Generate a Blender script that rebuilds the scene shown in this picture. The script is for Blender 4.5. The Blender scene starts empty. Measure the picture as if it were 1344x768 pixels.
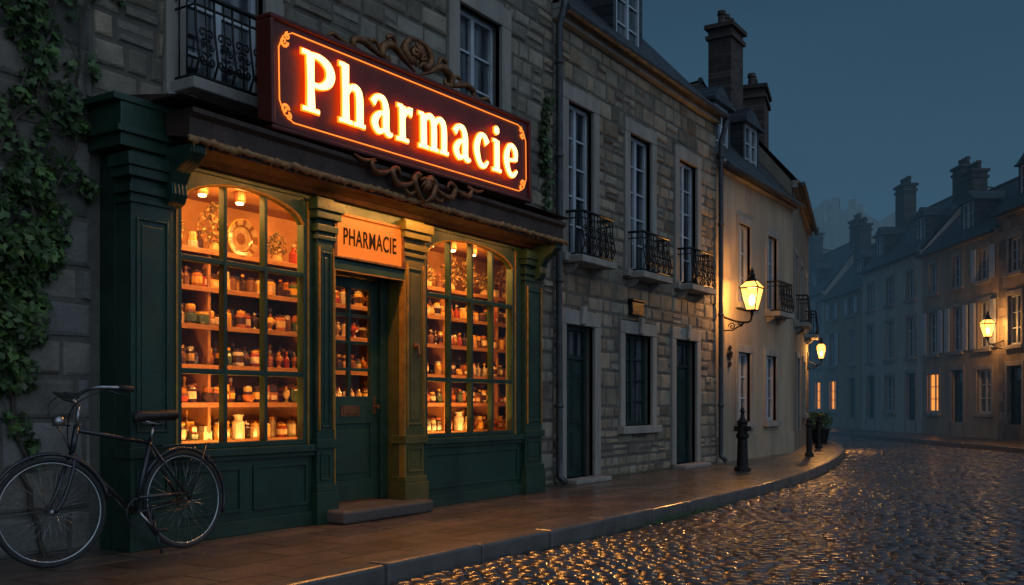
import bpy, bmesh, math, random
import numpy as np
from mathutils import Vector, Matrix
random.seed(7); np.random.seed(7)
S=bpy.context.scene
C32=math.radians(32.49); FC,FS=math.cos(C32),math.sin(C32)
CAM=(0.0,-6.1,1.05)
def street(r,z):   # point at lateral r / forward z of the far street axis
    return (z*FC+r*FS, CAM[1]+z*FS-r*FC)

# ---------------------------------------------------------------- mesh builder
class MB:
    def __init__(s): s.v=[];s.f=[];s.m=[];s.c=[]
    def add(s,vs,fs,m=0,c=(1,1,1)):
        o=len(s.v); s.v.extend(vs)
        for f in fs: s.f.append([i+o for i in f]); s.m.append(m); s.c.append(c)
    def box(s,x0,x1,y0,y1,z0,z1,m=0,c=(1,1,1)):
        s.add([(x0,y0,z0),(x1,y0,z0),(x1,y1,z0),(x0,y1,z0),(x0,y0,z1),(x1,y0,z1),(x1,y1,z1),(x0,y1,z1)],
              [(0,3,2,1),(4,5,6,7),(0,1,5,4),(1,2,6,5),(2,3,7,6),(3,0,4,7)],m,c)
    def quad(s,a,b,c_,d,m=0,c=(1,1,1)): s.add([a,b,c_,d],[(0,1,2,3)],m,c)
    def prof(s,yz,x0,x1,m=0,c=(1,1,1)):
        n=len(yz)
        s.add([(x0,y,z) for y,z in yz]+[(x1,y,z) for y,z in yz],
              [(i,(i+1)%n,n+(i+1)%n,n+i) for i in range(n)]+[tuple(range(n)),tuple(range(2*n-1,n-1,-1))],m,c)
    def lathe(s,cx,cy,cz,pr,seg=10,m=0,c=(1,1,1),cols=None):
        vs=[];n=len(pr)
        for r,z in pr:
            for k in range(seg):
                a=2*math.pi*k/seg; vs.append((cx+r*math.cos(a),cy+r*math.sin(a),cz+z))
        o=len(s.v); s.v.extend(vs)
        for i in range(n-1):
            cc=cols[i] if cols else c
            for k in range(seg):
                s.f.append([o+i*seg+k,o+i*seg+(k+1)%seg,o+(i+1)*seg+(k+1)%seg,o+(i+1)*seg+k]); s.m.append(m); s.c.append(cc)
        s.f.append([o+k for k in range(seg)][::-1]); s.m.append(m); s.c.append(c)
        s.f.append([o+(n-1)*seg+k for k in range(seg)]); s.m.append(m); s.c.append(cols[-1] if cols else c)
    def tube(s,pts,r,seg=6,m=0,c=(1,1,1),closed=False):
        pts=[Vector(p) for p in pts]; n=len(pts)
        if n<2: return
        rs=r if isinstance(r,(list,tuple)) else [r]*n
        vs=[]; up=None
        for i in range(n):
            if closed: t=pts[(i+1)%n]-pts[i-1]
            else: t=pts[min(i+1,n-1)]-pts[max(i-1,0)]
            if t.length<1e-9: t=Vector((0,0,1))
            t.normalize()
            if up is None:
                up=Vector((0,1,0)) if abs(t.y)<.9 else Vector((1,0,0))
            a=up-t*up.dot(t)
            if a.length<1e-6: a=t.orthogonal()
            a.normalize(); up=a; b=t.cross(a)
            for k in range(seg):
                q=2*math.pi*k/seg; p=pts[i]+(a*math.cos(q)+b*math.sin(q))*rs[i]; vs.append(tuple(p))
        fs=[]
        for i in range(n if closed else n-1):
            j=(i+1)%n
            for k in range(seg): fs.append((i*seg+k,i*seg+(k+1)%seg,j*seg+(k+1)%seg,j*seg+k))
        if not closed: fs+= [tuple(range(seg))[::-1],tuple((n-1)*seg+k for k in range(seg))]
        s.add(vs,fs,m,c)
    def build(s,name,mats,parent=None,bevel=0,smooth=False,fix=True,loc=None,rot=None):
        me=bpy.data.meshes.new(name); me.from_pydata(s.v,[],s.f)
        if not isinstance(mats,(list,tuple)): mats=[mats]
        for mt in mats: me.materials.append(mt)
        me.polygons.foreach_set('material_index',s.m)
        at=me.color_attributes.new('Col','FLOAT_COLOR','CORNER')
        lt=np.array([len(f) for f in s.f]); cc=np.array([(c[0],c[1],c[2],1.) for c in s.c],dtype=np.float32)
        at.data.foreach_set('color',np.repeat(cc,lt,axis=0).ravel())
        if smooth: me.polygons.foreach_set('use_smooth',[True]*len(s.f))
        me.update()
        if fix:
            bm=bmesh.new(); bm.from_mesh(me); bmesh.ops.recalc_face_normals(bm,faces=bm.faces); bm.to_mesh(me); bm.free()
        ob=bpy.data.objects.new(name,me); S.collection.objects.link(ob)
        if parent: ob.parent=parent
        if loc: ob.location=loc
        if rot: ob.rotation_euler=rot
        if bevel:
            b=ob.modifiers.new('bev','BEVEL'); b.width=bevel; b.segments=2; b.limit_method='ANGLE'; b.angle_limit=math.radians(50)
        return ob
def empty(name,loc=(0,0,0),rot=(0,0,0)):
    e=bpy.data.objects.new(name,None); e.location=loc; e.rotation_euler=rot; e.empty_display_size=.2
    S.collection.objects.link(e); return e
def light(name,kind,loc,power,color,parent=None,size=.1,rot=None,sy=None):
    l=bpy.data.lights.new(name,kind); l.energy=power; l.color=color
    if kind=='AREA':
        l.size=size
        if sy: l.shape='RECTANGLE'; l.size_y=sy
    elif kind in('POINT','SPOT'): l.shadow_soft_size=size
    o=bpy.data.objects.new(name,l); o.location=loc
    if rot: o.rotation_euler=rot
    S.collection.objects.link(o)
    if parent: o.parent=parent
    return o
def cat(pts,n=6):
    P=[np.array(p,float) for p in pts]; P=[2*P[0]-P[1]]+P+[2*P[-1]-P[-2]]; out=[]
    for i in range(1,len(P)-2):
        for k in range(n):
            t=k/n; a,b,c,d=P[i-1],P[i],P[i+1],P[i+2]
            out.append(.5*((2*b)+(-a+c)*t+(2*a-5*b+4*c-d)*t*t+(-a+3*b-3*c+d)*t**3))
    out.append(P[-2]); return [tuple(o) for o in out]

# ---------------------------------------------------------------- materials
def M(name):
    m=bpy.data.materials.new(name); m.use_nodes=True; nt=m.node_tree; b=nt.nodes['Principled BSDF']; return m,nt,b
def nd(nt,t,**k):
    n=nt.nodes.new(t)
    for a,v in k.items(): setattr(n,a,v)
    return n
def pmat(name,c1,c2=None,scale=4,rough=(.6,.8),bump=.3,bscale=40,bdist=.01,metal=0,attr=False,brick=None,plane='XZ',spec=None,streak=False,coat=0,crough=.2,det=8,cbump=False,bk=-1.6):
    m,nt,b=M(name); L=nt.links.new; c2=c2 or c1
    tc=nd(nt,'ShaderNodeTexCoord'); vec=tc.outputs['Object']
    n1=nd(nt,'ShaderNodeTexNoise'); n1.inputs['Scale'].default_value=scale; n1.inputs['Detail'].default_value=6; n1.inputs['Roughness'].default_value=.65; L(vec,n1.inputs['Vector'])
    if streak:
        mp=nd(nt,'ShaderNodeMapping'); mp.inputs['Scale'].default_value=(1.4,1.4,.25); L(vec,mp.inputs['Vector']); L(mp.outputs[0],n1.inputs['Vector'])
    cr=nd(nt,'ShaderNodeMapRange'); cr.inputs[1].default_value=.3; cr.inputs[2].default_value=.7; L(n1.outputs['Fac'],cr.inputs[0])
    mx=nd(nt,'ShaderNodeMix',data_type='RGBA'); mx.inputs[6].default_value=(*c1,1); mx.inputs[7].default_value=(*c2,1); L(cr.outputs[0],mx.inputs[0]); col=mx.outputs[2]
    if attr:
        a=nd(nt,'ShaderNodeAttribute',attribute_name='Col'); m2=nd(nt,'ShaderNodeMix',data_type='RGBA',blend_type='MULTIPLY'); m2.inputs[0].default_value=1
        L(col,m2.inputs[6]); L(a.outputs['Color'],m2.inputs[7]); col=m2.outputs[2]
    nb=nd(nt,'ShaderNodeTexNoise'); nb.inputs['Scale'].default_value=bscale; nb.inputs['Detail'].default_value=det; nb.inputs['Roughness'].default_value=.7 if det>4 else .5; L(vec,nb.inputs['Vector'])
    height=nb.outputs['Fac']
    if brick:
        bw,bh,mort,dark=brick
        sp=nd(nt,'ShaderNodeSeparateXYZ'); cb=nd(nt,'ShaderNodeCombineXYZ')
        nz=nd(nt,'ShaderNodeTexNoise'); nz.inputs['Scale'].default_value=3; L(vec,nz.inputs['Vector'])
        ma=nd(nt,'ShaderNodeVectorMath',operation='MULTIPLY_ADD'); L(nz.outputs['Color'],ma.inputs[0]); ma.inputs[1].default_value=(.03,.03,.03); L(vec,ma.inputs[2])
        L(ma.outputs[0],sp.inputs[0]); L(sp.outputs['X'],cb.inputs['X']); L(sp.outputs['Z' if plane=='XZ' else 'Y'],cb.inputs['Y'])
        bt=nd(nt,'ShaderNodeTexBrick'); bt.inputs['Scale'].default_value=1; bt.inputs['Brick Width'].default_value=bw; bt.inputs['Row Height'].default_value=bh
        bt.inputs['Mortar Size'].default_value=mort; bt.inputs['Mortar Smooth'].default_value=.3; bt.inputs['Color1'].default_value=(.5,.5,.5,1); bt.inputs['Color2'].default_value=(1.2,1.15,1.1,1); bt.inputs['Mortar'].default_value=(dark,dark,dark,1)
        L(cb.outputs[0],bt.inputs['Vector'])
        m3=nd(nt,'ShaderNodeMix',data_type='RGBA',blend_type='MULTIPLY'); m3.inputs[0].default_value=1; L(col,m3.inputs[6]); L(bt.outputs['Color'],m3.inputs[7]); col=m3.outputs[2]
        mh=nd(nt,'ShaderNodeMath',operation='MULTIPLY_ADD'); L(bt.outputs['Fac'],mh.inputs[0]); mh.inputs[1].default_value=bk; L(nb.outputs['Fac'],mh.inputs[2]); height=mh.outputs[0]
    L(col,b.inputs['Base Color'])
    rr=nd(nt,'ShaderNodeMapRange'); rr.inputs[1].default_value=.3; rr.inputs[2].default_value=.7; rr.inputs[3].default_value=rough[0]; rr.inputs[4].default_value=rough[1]
    n3=nd(nt,'ShaderNodeTexNoise'); n3.inputs['Scale'].default_value=scale*1.7; n3.inputs['Detail'].default_value=5; L(vec,n3.inputs['Vector']); L(n3.outputs['Fac'],rr.inputs[0]); L(rr.outputs[0],b.inputs['Roughness'])
    if bump:
        bu=nd(nt,'ShaderNodeBump'); bu.inputs['Strength'].default_value=bump; bu.inputs['Distance'].default_value=bdist; L(height,bu.inputs['Height']); L(bu.outputs[0],b.inputs['Normal'])
        if cbump: L(bu.outputs[0],b.inputs['Coat Normal'])
    b.inputs['Metallic'].default_value=metal
    if spec is not None: b.inputs['Specular IOR Level'].default_value=spec
    if coat:
        b.inputs['Coat Weight'].default_value=coat; b.inputs['Coat Roughness'].default_value=crough
        if cbump: # damp patches: the water film varies over the surface
            cw_=nd(nt,'ShaderNodeMapRange'); cw_.inputs[1].default_value=.38; cw_.inputs[2].default_value=.6; cw_.inputs[3].default_value=.15; cw_.inputs[4].default_value=coat; L(n3.outputs['Fac'],cw_.inputs[0]); L(cw_.outputs[0],b.inputs['Coat Weight'])
    return m
def emat(name,col,st,base=.5):
    m,nt,b=M(name); b.inputs['Base Color'].default_value=(*[x*base for x in col],1); b.inputs['Emission Color'].default_value=(*col,1); b.inputs['Emission Strength'].default_value=st; return m

stoneA=pmat('limestone_blocks',(.40,.345,.26),(.19,.16,.122),3,(.75,.95),1,30,.02,attr=True)
mortar=pmat('lime_mortar',(.16,.14,.118),(.1,.09,.075),6,(.85,.95),.8,50)
trimS=pmat('dressed_stone',(.38,.35,.3),(.2,.187,.168),2.5,(.7,.9),.6,26,.01,streak=True)
stucco=pmat('beige_render',(.45,.36,.25),(.24,.19,.135),1.3,(.8,.95),.6,20,.012,streak=True)
slate=pmat('slate_roof',(.05,.055,.065),(.03,.033,.04),3,(.35,.6),.9,20,.012,brick=(.3,.16,.012,.25),plane='XZ')
chim=pmat('chimney_brick',(.12,.09,.075),(.06,.05,.045),4,(.8,.95),.8,25,.01,brick=(.22,.075,.01,.5))
frameW=pmat('pale_window_paint',(.5,.55,.6),(.36,.4,.44),6,(.4,.6),.2,60)
iron=pmat('wrought_iron',(.012,.012,.014),(.03,.028,.026),12,(.35,.6),.3,80,.004,metal=.6)
green=pmat('dark_green_paint',(.022,.064,.038),(.009,.028,.019),2.2,(.25,.5),.5,18,.008,attr=True)
greenLit=pmat('warm_lit_green_paint',(.15,.12,.022),(.065,.06,.014),3,(.3,.5),.5,18,.008)  # warm light on the door pilaster, put into its paint colour
greenD=pmat('door_green_paint',(.014,.04,.034),(.007,.02,.018),3,(.35,.55),.3,40,.004)
leadm=pmat('canopy_brown_paint',(.085,.04,.025),(.03,.017,.013),4,(.4,.7),.7,16,.02)
wood=pmat('shelf_wood',(.3,.13,.04),(.17,.07,.025),5,(.35,.6),.3,40,.003)
jarm=pmat('apothecary_glaze',(1,1,1),(.6,.5,.38),18,(.08,.28),.1,60,.002,attr=True)
signm=pmat('sign_oxblood_enamel',(.15,.022,.012),(.08,.012,.008),3,(.35,.5),.25,30,.003)
bronze=pmat('sign_bronze',(.36,.15,.055),(.11,.045,.02),14,(.3,.5),.4,50,.004,metal=.6)
pipe=pmat('zinc_pipe',(.1,.11,.12),(.05,.055,.06),5,(.4,.65),.3,30,.004,metal=.5)
paveM=pmat('wet_stone_paving',(.15,.11,.085),(.065,.05,.042),1.6,(.35,.6),.8,12,.008,brick=(.62,.38,.014,.2),plane='XY',spec=.6,coat=.85,crough=.2,det=4,cbump=True,bk=-2.2)
kerbM=pmat('granite_kerb',(.15,.132,.118),(.075,.069,.064),3,(.28,.5),.6,24,.008,coat=.5,crough=.2)
stepM=pmat('worn_doorstep_stone',(.13,.11,.095),(.065,.057,.05),3,(.35,.6),.7,24,.01)
cobM=pmat('wet_cobble',(.07,.062,.06),(.032,.03,.032),1.1,(.15,.38),.5,16,.006,attr=True,spec=.9,coat=1,crough=.17,det=3)
grnd=pmat('dark_earth',(.03,.028,.026),(.016,.016,.016),1,(.3,.6),.5,12)
leafM=pmat('ivy_leaf',(.08,.16,.035),(.045,.095,.025),8,(.4,.6),.2,30,.003,attr=True)
barkM=pmat('vine_bark',(.09,.07,.05),(.05,.04,.03),20,(.8,.9),.6,40)
blk=pmat('black_enamel',(.014,.017,.024),(.02,.024,.032),6,(.2,.35),0,metal=.2,coat=.5)
rubber=pmat('tyre_rubber',(.02,.02,.02),(.03,.03,.03),20,(.7,.8),.2,80)
chrome=pmat('worn_chrome',(.5,.5,.5),(.3,.3,.3),20,(.2,.35),0,metal=1)
leather=pmat('saddle_leather',(.03,.02,.015),(.02,.013,.01),12,(.4,.5),.3,60)
glassD,nt,b=M('dark_window_glass'); b.inputs['Roughness'].default_value=.06; b.inputs['Specular IOR Level'].default_value=.8
n=nd(nt,'ShaderNodeTexNoise'); n.inputs['Scale'].default_value=1.8; bu=nd(nt,'ShaderNodeBump'); bu.inputs['Strength'].default_value=.12; bu.inputs['Distance'].default_value=.05
tc=nd(nt,'ShaderNodeTexCoord'); nt.links.new(tc.outputs['Object'],n.inputs['Vector']); nt.links.new(n.outputs['Fac'],bu.inputs['Height']); nt.links.new(bu.outputs[0],b.inputs['Normal'])
mp=nd(nt,'ShaderNodeMapping'); mp.inputs['Scale'].default_value=(7,1,.5); n2=nd(nt,'ShaderNodeTexNoise'); n2.inputs['Scale'].default_value=1.3; n2.inputs['Detail'].default_value=3
nt.links.new(tc.outputs['Object'],mp.inputs[0]); nt.links.new(mp.outputs[0],n2.inputs['Vector'])
rp0=nd(nt,'ShaderNodeValToRGB'); rp0.color_ramp.elements[0].position=.42; rp0.color_ramp.elements[0].color=(.012,.017,.024,1); rp0.color_ramp.elements[1].position=.68; rp0.color_ramp.elements[1].color=(.13,.15,.165,1)
nt.links.new(n2.outputs['Fac'],rp0.inputs[0]); nt.links.new(rp0.outputs[0],b.inputs['Base Color'])
glassC=bpy.data.materials.new('shop_window_glass'); glassC.use_nodes=True; nt=glassC.node_tree; nt.nodes.clear()
o=nd(nt,'ShaderNodeOutputMaterial'); t=nd(nt,'ShaderNodeBsdfTransparent'); g=nd(nt,'ShaderNodeBsdfGlossy'); g.inputs['Roughness'].default_value=.03
fr=nd(nt,'ShaderNodeFresnel'); fr.inputs[0].default_value=1.3; mx=nd(nt,'ShaderNodeMixShader'); nt.links.new(fr.outputs[0],mx.inputs[0]); nt.links.new(t.outputs[0],mx.inputs[1]); nt.links.new(g.outputs[0],mx.inputs[2]); nt.links.new(mx.outputs[0],o.inputs[0])
t.inputs[0].default_value=(.97,.95,.92,1)
glow=emat('sign_letter_glow',(1,.54,.16),5.0)
halo=emat('sign_letter_halo',(1,.09,.003),5.0)
neon=emat('sign_border_glow',(1,.24,.03),1.5)
litp=emat('lit_name_panel',(1,.2,.014),.8,.06)
bulb=emat('lamp_bulb',(1,.62,.22),16)
litw=emat('lit_window',(1,.33,.05),1.25)
lant=bpy.data.materials.new('lantern_glass'); lant.use_nodes=True; nt=lant.node_tree; nt.nodes.clear()
o=nd(nt,'ShaderNodeOutputMaterial'); t=nd(nt,'ShaderNodeBsdfTransparent'); e=nd(nt,'ShaderNodeEmission'); e.inputs[0].default_value=(1,.42,.07,1); e.inputs[1].default_value=6; mx=nd(nt,'ShaderNodeMixShader'); mx.inputs[0].default_value=.4
nt.links.new(t.outputs[0],mx.inputs[1]); nt.links.new(e.outputs[0],mx.inputs[2]); nt.links.new(mx.outputs[0],o.inputs[0])

# ---------------------------------------------------------------- building helpers
def wall_holes(mb,W,H,ops,depth=.22,y=0,m=0,x0=0,z0=0):
    xs=sorted(set([x0,W]+[o[0] for o in ops]+[o[1] for o in ops])); zs=sorted(set([z0,H]+[o[2] for o in ops]+[o[3] for o in ops]))
    for i in range(len(xs)-1):
        for j in range(len(zs)-1):
            cx=(xs[i]+xs[i+1])/2; cz=(zs[j]+zs[j+1])/2
            if any(o[0]<cx<o[1] and o[2]<cz<o[3] for o in ops): continue
            mb.quad((xs[i],y,zs[j]),(xs[i+1],y,zs[j]),(xs[i+1],y,zs[j+1]),(xs[i],y,zs[j+1]),m)
    for o in ops:
        a,b_,c,d=o[:4]; Y=y+(o[4] if len(o)>4 else depth)
        mb.quad((a,y,c),(a,Y,c),(a,Y,d),(a,y,d),m); mb.quad((b_,y,c),(b_,y,d),(b_,Y,d),(b_,Y,c),m)
        mb.quad((a,y,d),(a,Y,d),(b_,Y,d),(b_,y,d),m); mb.quad((a,y,c),(b_,y,c),(b_,Y,c),(a,Y,c),m)
def rsub(rects,o):
    out=[]
    for (a,b_,c,d) in rects:
        if o[0]>=b_ or o[1]<=a or o[2]>=d or o[3]<=c: out.append((a,b_,c,d)); continue
        if a<o[0]: out.append((a,o[0],c,d))
        if b_>o[1]: out.append((o[1],b_,c,d))
        x0=max(a,o[0]); x1=min(b_,o[1])
        if c<o[2]: out.append((x0,x1,c,o[2]))
        if d>o[3]: out.append((x0,x1,o[3],d))
    return out
def blocks(mb,x0,x1,z0,z1,excl,ch=(.17,.3),bw=(.22,.6),rnd=None,tint=lambda x,z:(1,1,1)):
    R=rnd; z=z0
    while z<z1-.03:
        h=min(R.uniform(*ch),z1-z)
        if z1-z-h<.08: h=z1-z
        x=x0-R.uniform(0,.2)
        while x<x1:
            w=R.uniform(*bw); rs=[(max(x,x0),min(x+w,x1),z,z+h)]
            if rs[0][1]-rs[0][0]>.04:
                if R.random()<.22 and h>.17:
                    q_=z+h*R.uniform(.4,.6); a0,b0=rs[0][0],rs[0][1]; rs=[(a0,b0,z,q_),(a0,b0,q_,z+h)]
                for o in excl: rs=rsub(rs,o)
                for (a,b_,c,d) in rs:
                    v=R.uniform(.6,1.15)*(1 if R.random()>.12 else .62); hu=R.uniform(-.07,.08); tt=tint(x,z); dd=R.uniform(.006,.03)
                    if b_-a<.04 or d-c<.03: continue
                    g=.005; a+=g;b_-=g;c+=g;d-=g
                    j=lambda s=.008:R.uniform(-s,s)
                    k=min(.018,(b_-a)*.25,(d-c)*.25)
                    o1=[(a,c),(b_,c),(b_,d),(a,d)]; o1=[(p+j(),q+j()) for p,q in o1]
                    cx=(a+b_)/2; cz=(c+d)/2
                    o2=[(p+(k if p<cx else -k),q+(k if q<cz else -k)) for p,q in o1]
                    k2=k*2.2 if (b_-a)>k*6 and (d-c)>k*6 else k*1.3
                    o3=[(p+(k2 if p<cx else -k2)+j(.008),q+(k2 if q<cz else -k2)+j(.008)) for p,q in o1]
                    vs=[(p,.02,q) for p,q in o1]+[(p,-dd*.55,q) for p,q in o2]+[(p,-dd+j(.004),q) for p,q in o3]
                    fs=[]
                    for l in (0,4):
                        for i in range(4): fs.append((l+i,l+(i+1)%4,l+4+(i+1)%4,l+4+i))
                    fs.append((8,9,10,11))
                    mb.add(vs,fs,0,(v*tt[0]*(1+hu),v*tt[1],v*tt[2]*(1-hu)))
            x+=w
        z+=h
def surround(mb,a,b_,c,d,w=.15,p=.045,sill=True,m=0,door=False):
    mb.box(a-w,a-.0,-p,.06,c,d,m); mb.box(b_,b_+w,-p,.06,c,d,m)
    mb.box(a-w,b_+w,-p-.004,.06,d,d+w*1.15,m)
    if not door: mb.box(a-w-.04,b_+w+.04,-p-.07,.1,c-.11,c,m)
def window(fr,gl,a,b_,c,d,y=.12,cols=2,rows=4,f=.05,bar=.022,gm=0):
    fr.box(a,a+f,y-.03,y+.04,c,d);fr.box(b_-f,b_,y-.03,y+.04,c,d);fr.box(a+f,b_-f,y-.031,y+.04,c,c+f*1.4);fr.box(a+f,b_-f,y-.031,y+.04,d-f,d)
    w=(b_-a-2*f)/cols
    for i in range(1,cols):
        t=bar*1.6 if cols==2 else bar
        fr.box(a+f+w*i-t,a+f+w*i+t,y-.034,y+.03,c+f,d-f)
    hh=(d-c-2*f)/rows
    for j in range(1,rows): fr.box(a+f,b_-f,y-.018,y+.02,c+f+hh*j-bar*.6,c+f+hh*j+bar*.6)
    gl.quad((a,y+.01,c),(b_,y+.01,c),(b_,y+.01,d),(a,y+.01,d),gm)
def pdoor(mb,a,b_,c,d,y=.14,glz=None):
    mb.box(a,a+.06,y-.04,y+.05,c,d); mb.box(b_-.06,b_,y-.04,y+.05,c,d); mb.box(a+.06,b_-.06,y-.041,y+.05,d-.06,d)
    A,B=a+.06,b_-.06
    mb.box(A,B,y,y+.04,c,d-.06)
    cx=(A+B)/2
    tz=d-.4 if glz else d-.06
    for (p,q) in ((A+.05,cx-.03),(cx+.03,B-.05)):
        for (r0,r1) in ((c+.12,c+.62),(c+.72,c+1.25),(c+1.35,tz-.08)):
            if r1-r0>.15:
                mb.box(p,q,y-.012,y+.01,r0,r1); mb.box(p+.04,q-.04,y-.022,y,r0+.04,r1-.04)
    mb.box(A,B,y-.03,y+.01,tz-.05,tz)
    if glz: glz.quad((A+.04,y-.004,tz+.01),(B-.04,y-.004,tz+.01),(B-.04,y-.004,d-.08),(A+.04,y-.004,d-.08)); 
def spiral(cx,cz,r0,turns,start,dirn,y=0,n=22,r1=.12):
    out=[]
    for i in range(n+1):
        t=i/n; r=r0*(1-(1-r1)*t); a=start+dirn*turns*2*math.pi*t; out.append((cx+r*math.cos(a),y,cz+r*math.sin(a)))
    return out
def balcony(mb,sl,a,b_,z,y0=-.27,h=.58,bul=.05,slab=True):
    if slab:
        sl.box(a-.05,b_+.05,y0-.05,0,z-.09,z)
        for x in (a+.04,b_-.12): sl.prof([(0,z-.09),(0,z-.22),(-.06,z-.2),(y0*.6,z-.13),(y0*.6,z-.09)],x,x+.08)
    for zz,r in ((z+.03,.013),(z+h,.02),(z+h-.09,.01)):
        mb.tube([(a,0,zz),(a,y0,zz),(b_,y0,zz),(b_,0,zz)],r,6)
    n=max(3,int((b_-a)/.17)); w=(b_-a)/n
    for i in range(n+1):
        x=a+w*i; mb.tube([(x,y0,z+.03),(x,y0-bul,z+.14),(x,y0-.01,z+h*.6),(x,y0,z+h)],.010,5)
    for i in range(n):
        x=a+w*(i+.5)
        for sx in(-1,1):
            mb.tube(spiral(x+sx*w*.22,z+.15,w*.3,1.3,math.pi/2,sx,y0-bul*.7,14),.010,4)
            mb.tube(spiral(x+sx*w*.2,z+.36,w*.28,1.3,-math.pi/2,-sx,y0-.02,14),.009,4)
            mb.tube(spiral(x+sx*w*.2,z+.26,w*.16,1.2,0,-sx,y0-.035,12),.008,4)
        mb.tube([(x,y0-bul*.7,z+.03),(x,y0-.03,z+.26),(x,y0,z+h)],.008,4)
    for yy in (y0*.33,y0*.66):
        for xx in (a,b_): mb.tube([(xx,yy,z+.03),(xx,yy,z+h)],.009,4)
def roof(mb,x0,x1,H,dy,rise,oy=-.18,depth=7,m=0,wm=1):
    sl=rise/dy
    mb.quad((x0,oy,H+oy*sl*.4),(x1,oy,H+oy*sl*.4),(x1,dy,H+rise),(x0,dy,H+rise),m)
    mb.quad((x0,dy,H+rise),(x1,dy,H+rise),(x1,depth,H+rise*.6),(x0,depth,H+rise*.6),m)
    for x in (x0+.01,x1-.01):
        mb.add([(x,0.02,H-.02),(x,dy,H+rise-.04),(x,depth,H+rise*.6-.04),(x,depth,0),(x,.02,0)],[(0,1,2,3,4)],wm)
    mb.quad((x0,depth,0),(x1,depth,0),(x1,depth,H+rise*.6),(x0,depth,H+rise*.6),wm)
    mb.tube([(x0,oy-.03,H-.01+oy*sl*.4),(x1,oy-.03,H-.01+oy*sl*.4)],.055,8,2)
    mb.tube([(x0,dy,H+rise),(x1,dy,H+rise)],.06,6,2)
def dormer(fr,gl,rf,x,y,z,w=.8,h=1.1,dep=1.5,fm=0):
    a,b_=x-w/2,x+w/2
    rf.box(a-.1,a,y,y+dep,z,z+h,0); rf.box(b_,b_+.1,y,y+dep,z,z+h,0)
    rf.prof([(y-.1,z+h),(y+dep,z+h),(y+dep,z+h+.06),(y-.1,z+h+.06)],a-.16,b_+.16,2)
    rf.add([(a-.14,y-.06,z+h+.061),(b_+.14,y-.06,z+h+.061),(x,y-.02,z+h+.4),(a-.14,y+dep,z+h+.061),(b_+.14,y+dep,z+h+.061),(x,y+dep,z+h+.4)],[(0,1,2),(0,2,5,3),(1,4,5,2)],0)
    fr.box(a,b_,y-.04,y,z-.06,z+.03); window(fr,gl,a,b_,z,z+h,y+.04,2,3,.06)
def chimney(mb,x,y,z0,z1,w=.7,d=.5,pots=3):
    mb.box(x-w/2,x+w/2,y-d/2,y+d/2,z0,z1,0); mb.box(x-w/2-.05,x+w/2+.05,y-d/2-.05,y+d/2+.05,z1-.22,z1-.14,0); mb.box(x-w/2-.07,x+w/2+.07,y-d/2-.07,y+d/2+.07,z1,z1+.09,0)
    for i in range(pots):
        px=x+(i-(pots-1)/2)*w/pots; mb.lathe(px,y,z1+.09,[(.09,0),(.075,.2),(.1,.22),(.09,.3),(.06,.3)],8,0,(.9,.5,.35))

# ================================================================= GROUND
gm=MB(); gm.quad((-150,-150,-.17),(350,-150,-.17),(350,350,-.17),(-150,350,-.17)); gm.build('ground',grnd)
kp=cat([(-12,-1.95),(-4,-1.95),(4,-1.95),(9.5,-2),(12.6,-1.95),(16.8,-1.55),(20.9,-.85),(24.3,-.05),(27.3,.9),(30.4,2.5),(34,5.6),(38,9.5),(43,15)],10)
kx=np.array([p[0] for p in kp]); ky=np.array([p[1] for p in kp])
pts=[Vector((p[0],p[1],0)) for p in kp]
def normal(i):
    t=pts[min(i+1,len(pts)-1)]-pts[max(i-1,0)]; t.normalize(); return Vector((-t.y,t.x,0))
pm=MB()
for i in range(len(pts)-1):
    a,b_=pts[i],pts[i+1]; na,nb_=normal(i),normal(i+1)
    pm.quad(tuple(a+na*.16),tuple(b_+nb_*.16),tuple(b_+nb_*7),tuple(a+na*7))
pm.build('pavement',paveM)
# kerb stones
km=MB(); R=random.Random(3)
seg=[0]; 
for i in range(1,len(pts)): seg.append(seg[-1]+(pts[i]-pts[i-1]).length)
def along(s):
    x=np.interp(s,seg,kx); y=np.interp(s,seg,ky); return Vector((x,y,0))
s0=0
while s0<seg[-1]-1:
    l=R.uniform(.7,1.1); a=along(s0+.005); b_=along(s0+l-.005); t=(b_-a).normalized(); nn=Vector((-t.y,t.x,0)); h=R.uniform(.002,.014); jj=R.uniform(-.006,.006)
    a=a+nn*jj; b_=b_+nn*jj
    q=[a,b_,b_+nn*.18,a+nn*.18]
    vs=[(p.x,p.y,-.17) for p in q]+[(p.x,p.y,h) for p in q]
    km.add(vs,[(0,3,2,1),(4,5,6,7),(0,1,5,4),(1,2,6,5),(2,3,7,6),(3,0,4,7)]); s0+=l
km.build('kerb',kerbM,bevel=.022)
# opposite pavement + kerb
pm=MB(); e1=[street(12.15,z) for z in (6,70)]; e2=[street(20,z) for z in (6,70)]
pm.quad((*e1[0],0),(*e1[1],0),(*e2[1],0),(*e2[0],0)); pm.build('pavement',paveM)
km=MB(); z=6.
while z<66:
    l=R.uniform(.8,1.2); q=[street(12,z+.005),street(12,z+l-.005),street(12.16,z+l-.005),street(12.16,z+.005)]
    km.add([(p[0],p[1],-.17) for p in q]+[(p[0],p[1],.006) for p in q],[(0,3,2,1),(4,5,6,7),(0,1,5,4),(1,2,6,5),(2,3,7,6),(3,0,4,7)]); z+=l
km.build('kerb',kerbM,bevel=.015)
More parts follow.
